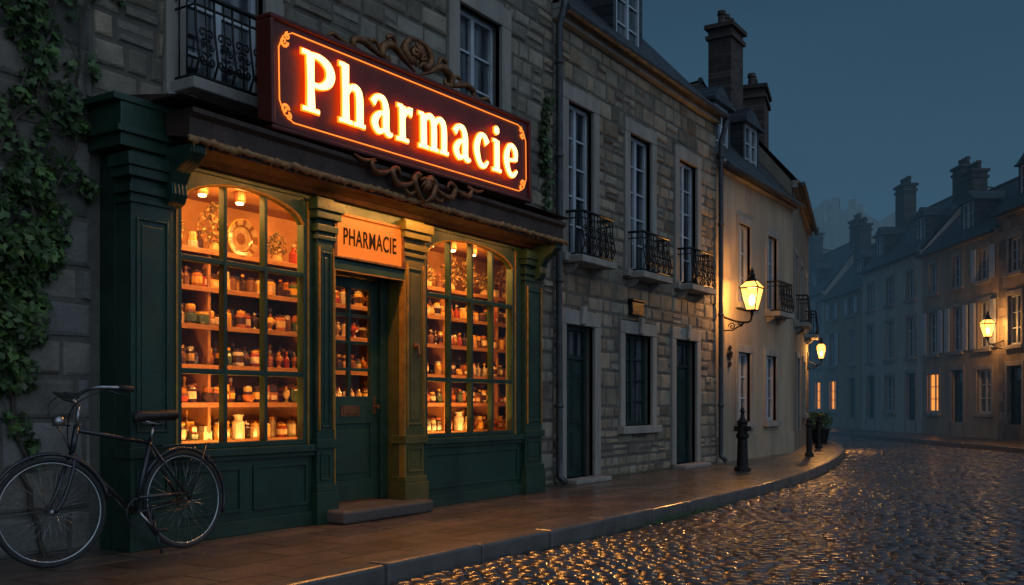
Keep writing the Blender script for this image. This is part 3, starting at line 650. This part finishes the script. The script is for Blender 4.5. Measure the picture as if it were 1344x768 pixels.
for k in range(7):
    a=math.pi*(k+.5)/7; q.tube([(cx_,yc-.02,H+.17),(cx_+.07*math.cos(a),yc-.04,H+.17+.1*math.sin(a)),(cx_+.12*math.cos(a),yc-.01,H+.17+.17*math.sin(a))],[.012,.022,.008],6)
    q.tube([(cx_,-.05,-.08),(cx_+.06*math.cos(a),-.07,-.08-.08*math.sin(a)),(cx_+.1*math.cos(a),-.04,-.08-.15*math.sin(a))],[.012,.02,.008],6)
q.build('scroll_ornament',bronze,SG,smooth=True)
q=MB()
for x in (.5,1.5,2.5,3.5): q.tube([(x,.1,.6),(x,.7,.62)],.018,6); q.tube([(x,.1,.1),(x,.65,.0)],.018,6)
q.build('wall_brackets',iron,SG)

# ================================================================= STONE TOWNHOUSE (B2)
B2=empty('stone_townhouse',(11.02,.3,0)); W2=5.78; H2=6.2
ups=[(.36,1.06,3.02,5.05),(2.22,2.98,3.02,5.05),(4.05,4.82,3.02,5.05)]
d1=(.3,1.1,.06,2.1); wn=(2.05,3.0,.72,2.08); d2=(3.92,4.8,.06,2.1)
ops=ups+[d1,wn,d2]
w=MB(); wall_holes(w,W2,H2,ops); w.build('wall',mortar,B2)
sb=MB(); blocks(sb,0,W2,0,H2-.22,[(o[0]-.16,o[1]+.16,o[2]-.11,o[3]+.18) for o in ops],(.14,.27),(.18,.5),random.Random(31),lambda x,z:(1.0,.97,.92)); sb.build('stone_blocks',stoneA,B2)
tr=MB();fr=MB();gl=MB();dr=MB()
for o in ups: surround(tr,*o,w=.17); window(fr,gl,*o,y=.1,cols=2,rows=5)
surround(tr,*wn,w=.16); 
for o in (d1,d2): surround(tr,*o,w=.17,door=True); tr.box(o[0]-.1,o[1]+.1,-.25,.14,0.001,.06)
for o in (d1,wn,d2): tr.prof([(-.046,o[3]+.0),(-.09,o[3]+.02),(-.11,o[3]+.24),(-.046,o[3]+.26)],(o[0]+o[1])/2-.06,(o[0]+o[1])/2+.06)
tr.box(0,W2,-.1,.02,H2-.2,H2-.08); tr.box(0,W2,-.16,.02,H2-.08,H2)
tr.build('dressed_trim',trimS,B2,bevel=.01)
fr.build('window_frames',frameW,B2,bevel=.004)
g3=MB(); window(g3,gl,*wn,cols=2,rows=4); pdoor(g3,*d1,glz=gl); pdoor(g3,*d2,glz=gl); g3.build('green_doors_and_window',greenD,B2,bevel=.004)
bal=MB();sl=MB()
for o in ups: balcony(bal,sl,o[0]-.08,o[1]+.1,2.98)
bal.build('balcony_railings',iron,B2,smooth=True); sl.build('balcony_slabs',trimS,B2,bevel=.01)
rf=MB(); roof(rf,0,W2,H2,2.0,2.24)
fr=MB();gl2=MB(); dormer(fr,gl2,rf,3.15,.45,H2+.35,.85,1.25)
rf.build('slate_roof',[slate,stucco,pipe],B2); fr.build('dormer_frames',frameW,B2); gl.build('window_glass',glassD,B2); gl2.build('dormer_glass',glassD,B2)
def drain(x,y,z1):
    m=MB(); m.tube([(x,y-.1,z1),(x,y-.07,z1-.2),(x,y,z1-.4),(x,y,.35),(x,y,.12),(x,y-.1,.04)],.045,10)
    for z in (1,2.6,4.2,5.4): m.tube([(x,y,z),(x,y,z+.05)],.058,10)
    m.build('drainpipe',pipe,smooth=True)
drain(11.02,.2,6.3); drain(16.78,.2,6.1)
m=MB(); m.box(13.22,13.62,.22,.3,2.36,2.56); m.box(13.2,13.64,.2,.3,2.56,2.6); m.build('wall_plaque',iron,bevel=.01)
m=MB(); 
for (a,z,r) in ((0,0,.1),(0,.15,.07),(-.07,.06,.05),(.07,.06,.05),(0,-.14,.06)): m.tube(spiral(17.42+a,1.9+z,r,1.3,0,1,.27,16),.016,5)
m.build('wall_crest_ornament',iron,smooth=True)

# ================================================================= RENDERED TOWNHOUSE (B3)
def generic(name,loc,ang,W,H,ops,wallm,rise,dy=2.0,chs=(),dorms=(),bals=(),trimw=.12,litset=(),seed=0,depth=7,shut=False):
    B=empty(name,loc,(0,0,ang)); w=MB(); wall_holes(w,W,H,ops); w.box(0,W,-.03,.01,0,.45); w.build('wall',wallm,B)
    tr=MB();fr=MB();gl=MB();dr=MB();st=MB()
    for i,o in enumerate(ops):
        isd=o[2]<.2; surround(tr,*o[:4],w=trimw,p=.03,door=isd)
        if isd and i not in litset: pdoor(dr,*o[:4],glz=gl)
        else: window(fr,gl,*o[:4],y=.1,cols=2,rows=3,gm=1 if i in litset else 0)
        if shut and not isd and o[2]>2.2 and random.Random(seed+i).random()<.6:
            ww=(o[1]-o[0])/2
            for xa in (o[0]-trimw-ww+.02,o[1]+trimw):
                st.box(xa,xa+ww-.02,-.07,-.035,o[2],o[3])
                for k in range(int((o[3]-o[2])/.09)): st.box(xa+.04,xa+ww-.06,-.08,-.069,o[2]+.04+k*.09,o[2]+.1+k*.09)
    tr.box(0,W,-.1,.02,H-.16,H-.06); tr.box(0,W,-.15,.02,H-.06,H)
    tr.build('stone_trim',trimS,B,bevel=.008); fr.build('window_frames',frameW,B)
    if dr.v: dr.build('doors',greenD,B)
    if st.v: st.build('shutters',frameW,B)
    rf=MB(); roof(rf,0,W,H,dy,rise,depth=depth); f2=MB();g2=MB()
    for x in dorms: dormer(f2,g2,rf,x,.35,H+.25,.75,1.05)
    rf.build('slate_roof',[slate,wallm,pipe],B)
    if f2.v: f2.build('dormer_frames',frameW,B); g2.build('dormer_glass',glassD,B)
    gl.build('window_glass',[glassD,litw],B)
    c=MB()
    for (x,y,z0,z1,cw,cd,p) in chs: chimney(c,x,y,z0,z1,cw,cd,p)
    if c.v: c.build('chimneys',chim,B)
    if bals:
        bl=MB();sl=MB()
        for (a,b_,z) in bals: balcony(bl,sl,a,b_,z,h=.6)
        bl.build('balcony_railings',iron,B); sl.build('balcony_slabs',trimS,B)
    return B
ops3=[(1.15,1.8,2.95,4.45),(2.85,3.45,2.95,4.45),(1.1,1.8,.7,2.02),(2.75,3.4,.7,2.02)]
generic('rendered_townhouse',(16.8,.3,0),0,4.6,5.4,ops3,stucco,2.6,chs=[(3.6,1.15,5.5,9.0,.75,.5,3)],dorms=[1.2,2.9],bals=[(2.75,3.6,2.9)])
ops4=[(.6,1.3,2.9,4.4),(2.6,3.3,2.9,4.4),(4.6,5.3,2.9,4.4),(1.2,2.1,.06,2.1),(3.6,4.4,.8,2.1)]
generic('corner_townhouse',(21.4,.3,0),math.radians(13),6.6,5.9,ops4,pmat('dark_render',(.24,.2,.15),(.14,.115,.09),1.5,(.8,.95),.5,25,streak=True),2.4,chs=[(1.6,1.0,6,8.3,1.1,.6,4)],bals=[(.5,1.4,2.85),(4.5,5.4,2.85)])

# ================================================================= FAR ROW
walls=[pmat('grey_stone_wall',(.36,.31,.25),(.2,.175,.15),1.5,(.8,.95),.6,20,.01,brick=(.5,.28,.012,.6)),
       pmat('pale_render',(.55,.51,.44),(.34,.32,.28),1.2,(.8,.95),.5,20,.01,streak=True),
       pmat('ochre_render',(.42,.33,.22),(.26,.2,.14),1.2,(.8,.95),.5,20,.01,streak=True)]
rowdef=[(22,29.5,6.7,0,2.2),(29.5,35,6.3,2,2.1),(35,41,6.5,1,2.3),(41,46,5.9,2,2.4),(46,53,6.3,1,2.6),(53,60,6.8,0,2.6)]
for i,(za,zb,Hh,wi,rs) in enumerate(rowdef):
    W=zb-za; R=random.Random(50+i); x,y=street(14.5,zb); nb=int(W/1.75); sp=W/nb; ops=[]
    for k in range(nb):
        c=sp*(k+.5); ops.append((c-.36,c+.36,2.75,4.2)); ops.append((c-.33,c+.33,4.85,5.85 if Hh>6.2 else 5.55))
        if (k+i)%2==0: ops.append((c-.42,c+.42,.05,2.15))
        else: ops.append((c-.45,c+.45,.75,2.1))
    gw=[j for j,o in enumerate(ops) if o[2]==.75]; lit={0:[],1:gw[:1],2:[],3:gw[:1],4:gw[-1:],5:gw[:1]}[i]
    generic('terraced_house',(x,y,0),C32+math.pi,W,Hh,ops,walls[wi],rs,
        chs=[(.5,1.6,Hh,Hh+rs+R.uniform(.5,1.1),.9,.5,4)]+([(W-.7,1.8,Hh,Hh+rs+.7,.8,.5,3)] if i%2==0 else []),dorms=[sp*.5+sp*k for k in range(nb) if (k+i)%2==0],litset=lit,seed=i,shut=(i in(1,3)))
# distant town on the rise beyond
dt=MB(); R=random.Random(9)
def hb_(r,z,w,h,rise=2.5):
    x,y=street(r,z); dt.box(x-w/2,x+w/2,y-w/3,y+w/3,-.2,h)
    dt.add([(x-w/2,y-w/3,h),(x+w/2,y-w/3,h),(x+w/2,y+w/3,h),(x-w/2,y+w/3,h),(x-w/2,y,h+rise),(x+w/2,y,h+rise)],[(0,1,5,4),(2,3,4,5),(0,4,3),(1,2,5)])
    for k in range(2): cx=x+R.uniform(-.4,.4)*w; dt.box(cx-.4,cx+.4,y-.3,y+.3,h,h+rise+.6)
for r,z,w,h in ((24,78,8,12),(27,84,9,14.5),(31,88,7,16.5),(35,88,8,16),(30,92,6,18),(40,90,12,12),(46,88,12,10),(21,74,9,10),(17,80,12,8)): hb_(r,z,w,h,1.6)
dt.build('distant_buildings',walls[1])

# ================================================================= LANTERNS
def lantern(name,loc,ang,arm=.5,s=1.,power=30):
    E=empty(name,loc,(0,0,ang)); E.scale=(s,s,s)   # local -y is away from the wall; wall at y=arm
    q=MB(); gq=MB(); n=4
    def ring(r,z): return [(r*math.cos(math.pi/4+k*math.pi/2),r*math.sin(math.pi/4+k*math.pi/2),z) for k in range(n)]
    b0,t0=ring(.1,-.2),ring(.2,.14)
    for k in range(n):
        q.tube([b0[k],t0[k]],.010,5); q.tube([b0[k],b0[(k+1)%n]],.011,5); q.tube([t0[k],t0[(k+1)%n]],.015,5)
        sh=lambda p:(p[0]*.95,p[1]*.95,p[2])
        gq.quad(sh(b0[k]),sh(b0[(k+1)%n]),sh(t0[(k+1)%n]),sh(t0[k]))
    r1,r2=ring(.21,.15),ring(.11,.24)
    for k in range(n):
        gq.quad(r1[k],r1[(k+1)%n],r2[(k+1)%n],r2[k]); q.tube([r1[k],r2[k]],.010,5)
    for ra,za,rb,zb in ((.125,.238,.05,.31),):
        A,Bq=ring(ra,za),ring(rb,zb)
        for k in range(n): q.quad(A[k],A[(k+1)%n],Bq[(k+1)%n],Bq[k])
    q.lathe(0,0,.31,[(.05,0),(.06,.03),(.03,.06),(.035,.09),(.008,.15)],8)
    q.lathe(0,0,-.3,[(.008,0),(.03,.04),(.02,.07),(.1,.1)],8)
    q.tube(cat([(0,0,-.28),(0,.05,-.38),(0,arm*.5,-.36),(0,arm,-.26)],5),.016,6)
    q.tube([(0,arm-.01,-.55),(0,arm-.01,.0)],.022,6)
    q.tube([(0,arm,-.5),(0,arm*.6,-.5),(0,arm*.25,-.4)],.012,5)
    for cy,cz,r in ((arm*.62,-.44,.06),(arm*.35,-.42,.045)):
        q.tube([(0,cy+a,cz+b) for a,_,b in spiral(0,0,r,1.4,0,1,0,16)],.009,5)
    q.build('iron_frame',iron,E); gq.build('glass_panes',lant,E,fix=False)
    bq=MB(); bq.lathe(0,0,-.08,[(.01,-.05),(.04,-.02),(.05,.04),(.03,.1),(.005,.12)],10); bq.build('bulb',bulb,E,smooth=True)
    light('lamp_light','POINT',(0,0,-.0),power,(1,.43,.1),E,.07)
    return E
lantern('wall_lantern',(17.2,-.22,2.95),0,.52,1.15,330)
x,y=street(14.02,29.2); lantern('wall_lantern',(x,y,3.25),C32+math.pi,.48,1.15,280)
lantern('wall_lantern',(27.15,1.25,2.45),math.radians(13),.4,.9,220)

# ================================================================= STREET FURNITURE
q=MB(); q.lathe(15.0,-.82,0,[(.13,0),(.13,.05),(.09,.08),(.075,.5),(.1,.53),(.1,.57),(.07,.6),(.075,.74),(.09,.77),(.04,.82),(.025,.9),(.04,.93),(.015,1.0)],14); q.box(14.94,15.06,-.94,-.7,.62,.7); q.build('cast_iron_post',iron,smooth=False,bevel=.004)
for x,y in ((19.8,-.5),(23.6,.35),(29.1,2.35)):
    q=MB(); q.lathe(x,y,0,[(.09,0),(.09,.06),(.06,.09),(.055,.58),(.075,.61),(.075,.64),(.05,.67),(.06,.72),(.02,.77)],12); q.build('bollard',iron,smooth=False)
for x,y in ((26.5,1.1),(28.4,1.75)):
    q=MB(); q.lathe(x,y,0,[(.17,0),(.24,.35),(.26,.36),(.26,.4),(.2,.4)],12)
    R=random.Random(int(x))
    for i in range(500):
        a=R.uniform(0,6.28); u_=R.random()**.4; zz=.4+R.random()*.4; rr=.32*u_*math.sin(math.pi*min(1,(zz-.3)/.6)); c=Vector((x+rr*math.cos(a),y+rr*math.sin(a),zz)); nn=Vector((R.gauss(0,1),R.gauss(0,1),R.gauss(0,1))).normalized(); uu=nn.orthogonal().normalized()*.035; vv=nn.cross(uu)
        q.add([tuple(c-uu),tuple(c+vv*.6),tuple(c+uu),tuple(c-vv*.6)],[(0,1,2,3)],1,(R.uniform(.5,1.2),)*3)
    q.build('potted_shrub',[iron,leafM],fix=False)

# ================================================================= BICYCLE
BK=empty('bicycle',(4.26,-.26,.008),(math.radians(-4),0,0))
F=(-.52,0,.35);Rr=(.52,0,.35); tr=MB();ch=MB();bf=MB()
def wheel(c,steer=0):
    def P(r,a,y=0):
        x,yy=r*math.cos(a),y
        return (c[0]+x*math.cos(steer)-yy*math.sin(steer),c[1]+x*math.sin(steer)+yy*math.cos(steer),c[2]+r*math.sin(a))
    N=44
    tr.tube([P(.335,2*math.pi*k/N) for k in range(N)],.0165,8,closed=True)
    ch.tube([P(.315,2*math.pi*k/N) for k in range(N)],.008,6,closed=True)
    ch.tube([P(.0,0,-.045),P(0,0,.045)],.02,10)
    for k in range(32):
        a=2*math.pi*k/32; s_=1 if k%2 else -1; ch.tube([P(.022,a+s_*.9*(1 if k%4<2 else -1),s_*.03),P(.313,a,0)],.0012,3)
    a0,a1=(.15,2.9) if c[0]<0 else (-.35,2.6)
    bf.tube([P(.372,a0+(a1-a0)*k/20) for k in range(21)],.013,6)
    return P
Pw=wheel(F,math.radians(-14)); wheel(Rr)
BBp=(.1,0,.29); ST=(.26,0,.80); HT=(-.31,0,.9);HB=(-.36,0,.70)
T=lambda a,b_,r=.014:bf.tube([a,b_],r,8)
T(BBp,ST,.017);T(HB,HT,.02);T((-.315,0,.87),(.25,0,.77),.016);T((-.355,0,.72),BBp,.018)
for s_ in (-1,1):
    bf.tube([(BBp[0],s_*.03,BBp[2]),(Rr[0],s_*.06,Rr[2])],.01,6); bf.tube([(.25,s_*.02,.76),(Rr[0],s_*.06,Rr[2])],.009,6)
    bf.tube(cat([(-.36,s_*.03,.70),(-.38,s_*.05,.62),(-.45,s_*.055,.45),(F[0],s_*.055,F[2])],5),.012,6)
    bf.tube([(.3,s_*.06,.745),(.74,s_*.06,.745)],.007,5); bf.tube([(.7,s_*.06,.745),(Rr[0],s_*.065,Rr[2])],.006,5)
for k in range(6): bf.tube([(.33+.08*k,-.06,.745),(.33+.08*k,.06,.745)],.006,5)
bf.tube([(-.36,-.035,.705),(-.36,.035,.705)],.014,6)
ch.tube([HT,(-.29,0,1.03)],.012,8); ch.tube([(-.29,0,1.03),(-.34,0,1.08)],.012,8)
bar=cat([(-.10,-.30,1.12),(-.22,-.29,1.13),(-.33,-.2,1.13),(-.35,0,1.08),(-.33,.2,1.13),(-.22,.29,1.13),(-.10,.30,1.12)],6); ch.tube(bar,.012,8)
for s_ in (-1,1):
    tr.tube([(-.09,s_*.30,1.12),(-.2,s_*.292,1.13)],.019,8); bf.tube([(-.27,s_*.26,1.12),(-.2,s_*.29,1.09),(-.12,s_*.3,1.075)],.006,5)
    bf.tube(cat([(-.27,s_*.25,1.12),(-.42,s_*.14,1.02),(-.4,s_*.03,.85),(-.36,0,.72)],5),.004,4)
ch.tube([(.26,0,.78),(.285,0,.9)],.012,8)
sv=MB(); prf=[(-.16,.018,.0),(-.1,.03,.012),(0,.05,.012),(.08,.09,.016),(.13,.105,.02),(.16,.08,.01)]
vs=[];fs=[]; n=10
for (x,wd,dz_) in prf:
    for k in range(n): a=2*math.pi*k/n; vs.append((.29+x,wd*math.cos(a),.945+dz_+.038*math.sin(a)*(1 if math.sin(a)>0 else .9)))
for i in range(len(prf)-1):
    for k in range(n): fs.append((i*n+k,i*n+(k+1)%n,(i+1)*n+(k+1)%n,(i+1)*n+k))
fs+=[tuple(range(n)),tuple(range((len(prf)-1)*n,len(prf)*n))]
sv.add(vs,fs); sv.build('saddle',leather,BK,smooth=True)
for s_ in (-1,1): ch.tube([(.2,s_*.03,.92),(.3,s_*.02,.9),(.4,s_*.05,.92)],.005,5)
bf.tube([(.1+.1*math.cos(a),-.05,.29+.1*math.sin(a)) for a in [2*math.pi*k/20 for k in range(20)]],.006,5,closed=True)
bf.tube([(.1,-.05,.395),(.52,-.055,.395)],.014,6); bf.tube([(.1,-.05,.19),(.52,-.055,.31)],.005,5)
for s_,dx,dz2 in ((-1,.11,-.13),(1,-.11,.13)):
    ch.tube([(.1,s_*.06,.29),(.1+dx,s_*.07,.29+dz2)],.009,6); tr.box(.1+dx-.04,.1+dx+.04,min(s_*.08,s_*.16),max(s_*.08,s_*.16),.29+dz2-.012,.29+dz2+.012)
bf.tube([(.22,-.03,.27),(.2,-.14,.0)],.009,6)
ch.lathe(-.44,0,.93,[(.001,-.03),(.035,-.03),(.04,.0),(.035,.03),(.001,.03)],10); bf.tube([(-.36,0,.9),(-.44,0,.92)],.007,5)
tr.box(.74,.76,-.02,.02,.6,.66)
tr.build('tyres_and_grips',rubber,BK,smooth=True); ch.build('rims_spokes_bars',chrome,BK,smooth=True); bf.build('frame',blk,BK,smooth=True)

# ================================================================= IVY
iv=MB(); R=random.Random(77)
def leaf(c,s,col,n):
    n=n.normalized(); u=n.orthogonal().normalized(); a=R.uniform(0,6.28); v=n.cross(u); U=u*math.cos(a)+v*math.sin(a); V=n.cross(U)
    sh=[(0,-.15),(.35,-.35),(.45,.05),(.3,.2),(.12,.3),(0,.75),(-.12,.3),(-.3,.2),(-.45,.05),(-.35,-.35)]
    iv.add([tuple(c+(U*p+V*q_)*s+n*(abs(p)*s*.25)) for p,q_ in sh],[(0,1,2,3,4,5),(0,5,6,7,8,9)],0,col)
def clump(x,z,rx,rz,nl,yo=.12):
    for i in range(nl):
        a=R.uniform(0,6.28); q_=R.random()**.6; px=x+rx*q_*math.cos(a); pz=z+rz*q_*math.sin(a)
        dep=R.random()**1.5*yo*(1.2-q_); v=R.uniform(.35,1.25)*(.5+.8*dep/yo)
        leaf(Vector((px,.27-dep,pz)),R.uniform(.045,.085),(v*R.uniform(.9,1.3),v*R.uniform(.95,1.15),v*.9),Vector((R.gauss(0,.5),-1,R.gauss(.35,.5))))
vines=[[(4.0,0),(3.8,.9),(3.7,1.6),(3.9,2.3),(3.8,3.1),(4.1,3.8),(4.0,4.5),(4.4,5.2)],[(3.5,0),(3.6,1.2),(3.9,1.9),(4.1,2.5),(4.25,3.0),(4.3,3.9),(4.7,4.5)],[(3.2,0),(3.3,1.5),(3.6,2.6),(4.0,3.3),(3.8,4.2),(4.3,4.7),(4.9,5.0)]]
for vn in vines:
    P=cat([(a,.25,b) for a,b in vn],8); P=[(p[0]+R.gauss(0,.015),p[1]+R.gauss(0,.008),p[2]) for p in P]
    iv.tube(P,[.018-.012*i/len(P) for i in range(len(P))],6,1)
    for p in P[6::2]:
        x,z=p[0],p[2]
        if R.random()<.6: clump(x+R.gauss(0,.06),z,R.uniform(.05,.14),R.uniform(.06,.15),R.randint(10,34),.1)
        if R.random()<.6:
            e_=(x+R.uniform(-.3,.3),.26,z+R.uniform(-.1,.4)); iv.tube([p,((x+e_[0])/2,.24,(z+e_[2])/2+.04),e_],[.006,.004,.002],4,1); clump(e_[0],e_[2],.06,.09,12,.08)
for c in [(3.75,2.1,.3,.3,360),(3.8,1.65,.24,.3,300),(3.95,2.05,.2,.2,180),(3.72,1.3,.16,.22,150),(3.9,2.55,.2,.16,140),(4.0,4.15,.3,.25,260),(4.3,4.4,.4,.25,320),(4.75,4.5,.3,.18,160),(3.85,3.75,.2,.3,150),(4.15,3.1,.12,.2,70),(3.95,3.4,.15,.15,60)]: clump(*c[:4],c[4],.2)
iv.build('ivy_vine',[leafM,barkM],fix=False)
iv=MB(); vx=[(10.75,3.2),(10.8,3.8),(10.7,4.3),(10.85,4.9)]; P=cat([(a,.25,b) for a,b in vx],6); iv.tube(P,.008,5,1)
for p in P[::2]: clump(p[0],p[2],.09,.14,26,.1)
clump(10.75,4.2,.12,.3,90,.1)
iv.build('climbing_plant',[leafM,barkM],fix=False)
iv=MB()
for i in range(520):
    t=R.random()
    if t<.6: x=R.gauss(9.6,1.0); y=np.interp(x,kx,ky)-R.uniform(0,.14); z=-.12
    else: x=R.uniform(10.2,16.5); y=.27; z=0
    c=Vector((x,y,z)); h=R.uniform(.02,.07); dx=R.gauss(0,.02); dy=R.gauss(0,.015)
    iv.add([(x-.005,y,z),(x+.005,y,z),(x+dx,y+dy,z+h)],[(0,1,2)],0,(1,1,.8))
iv.build('weeds',leafM,fix=False)

# ================================================================= FOG
f=MB(); c=[street(-45,26),street(-45,150),street(90,150),street(90,26)]
f.add([(p[0],p[1],-.1) for p in c]+[(p[0],p[1],42) for p in c],[(0,1,2,3),(4,7,6,5),(0,4,5,1),(1,5,6,2),(2,6,7,3),(3,7,4,0)])
fm=bpy.data.materials.new('evening_fog'); fm.use_nodes=True; nt=fm.node_tree; nt.nodes.clear(); o=nd(nt,'ShaderNodeOutputMaterial'); va=nd(nt,'ShaderNodeVolumeAbsorption'); va.inputs[0].default_value=(0,0,0,1); DEN=.0115; va.inputs[1].default_value=DEN
em=nd(nt,'ShaderNodeEmission'); em.inputs[0].default_value=(.04,.092,.145,1); em.inputs[1].default_value=DEN; ad=nd(nt,'ShaderNodeAddShader'); nt.links.new(va.outputs[0],ad.inputs[0]); nt.links.new(em.outputs[0],ad.inputs[1]); nt.links.new(ad.outputs[0],o.inputs['Volume'])
f.build('fog',fm)

# ================================================================= WORLD
wd=bpy.data.worlds.new('World'); S.world=wd; wd.use_nodes=True; nt=wd.node_tree; nt.nodes.clear(); L=nt.links.new
out=nd(nt,'ShaderNodeOutputWorld'); bg=nd(nt,'ShaderNodeBackground'); sky=nd(nt,'ShaderNodeTexSky'); sky.sky_type='NISHITA'; sky.sun_disc=False; sky.sun_elevation=math.radians(1); sky.sun_rotation=math.radians(215); sky.air_density=1.5; sky.dust_density=.5; sky.ozone_density=4
bg2=nd(nt,'ShaderNodeBackground'); bg.inputs[1].default_value=.002; L(sky.outputs[0],bg.inputs[0])
tc=nd(nt,'ShaderNodeTexCoord'); sp=nd(nt,'ShaderNodeSeparateXYZ'); L(tc.outputs['Generated'],sp.inputs[0])
rp_=nd(nt,'ShaderNodeValToRGB'); L(sp.outputs['Z'],rp_.inputs[0]); cr=rp_.color_ramp; cr.elements[0].position=0; cr.elements[0].color=(.048,.105,.165,1); cr.elements[1].position=1; cr.elements[1].color=(.02,.05,.09,1)
e_=cr.elements.new(.42); e_.color=(.003,.015,.036,1); e_=cr.elements.new(.2); e_.color=(.016,.048,.086,1)
nz=nd(nt,'ShaderNodeTexNoise'); nz.inputs['Scale'].default_value=2.2; nz.inputs['Detail'].default_value=5; mp=nd(nt,'ShaderNodeMapping'); mp.inputs['Scale'].default_value=(1,1,3); L(tc.outputs['Generated'],mp.inputs[0]); L(mp.outputs[0],nz.inputs['Vector'])
mr=nd(nt,'ShaderNodeMapRange'); mr.inputs[1].default_value=.3; mr.inputs[2].default_value=.7; mr.inputs[3].default_value=.62; mr.inputs[4].default_value=1.45; L(nz.outputs['Fac'],mr.inputs[0])
vm=nd(nt,'ShaderNodeVectorMath',operation='SCALE'); L(rp_.outputs[0],vm.inputs[0]); L(mr.outputs[0],vm.inputs['Scale'])
dt_=nd(nt,'ShaderNodeVectorMath',operation='DOT_PRODUCT'); dt_.inputs[1].default_value=Vector((-.2,-.85,.5)).normalized(); L(tc.outputs['Generated'],dt_.inputs[0])
m2=nd(nt,'ShaderNodeMapRange'); m2.interpolation_type='SMOOTHSTEP'; m2.inputs[1].default_value=.0; m2.inputs[2].default_value=1; L(dt_.outputs['Value'],m2.inputs[0])
gl_=nd(nt,'ShaderNodeVectorMath',operation='SCALE'); gl_.inputs[0].default_value=(.23,.3,.39); L(m2.outputs[0],gl_.inputs['Scale'])
av=nd(nt,'ShaderNodeVectorMath',operation='ADD'); L(vm.outputs[0],av.inputs[0]); L(gl_.outputs[0],av.inputs[1]); L(av.outputs[0],bg2.inputs[0])
ads=nd(nt,'ShaderNodeAddShader'); L(bg.outputs[0],ads.inputs[0]); L(bg2.outputs[0],ads.inputs[1]); L(ads.outputs[0],out.inputs[0])
sun=light('sun','SUN',(0,-20,30),.13,(.8,.9,1)); sun.data.angle=math.radians(40); sun.rotation_euler=Vector((.35,.8,-.6)).to_track_quat('-Z','Y').to_euler()

# ================================================================= CAMERA
cd=bpy.data.cameras.new('camera'); co=bpy.data.objects.new('camera',cd); S.collection.objects.link(co); co.location=CAM
co.rotation_euler=(math.pi/2,0,C32-math.pi/2); cd.lens=36*1300/1344; cd.sensor_width=36; cd.shift_y=(530-384)/1344; cd.clip_end=1000; S.camera=co
S.view_settings.view_transform='Standard'; S.view_settings.look='None'; S.view_settings.exposure=0
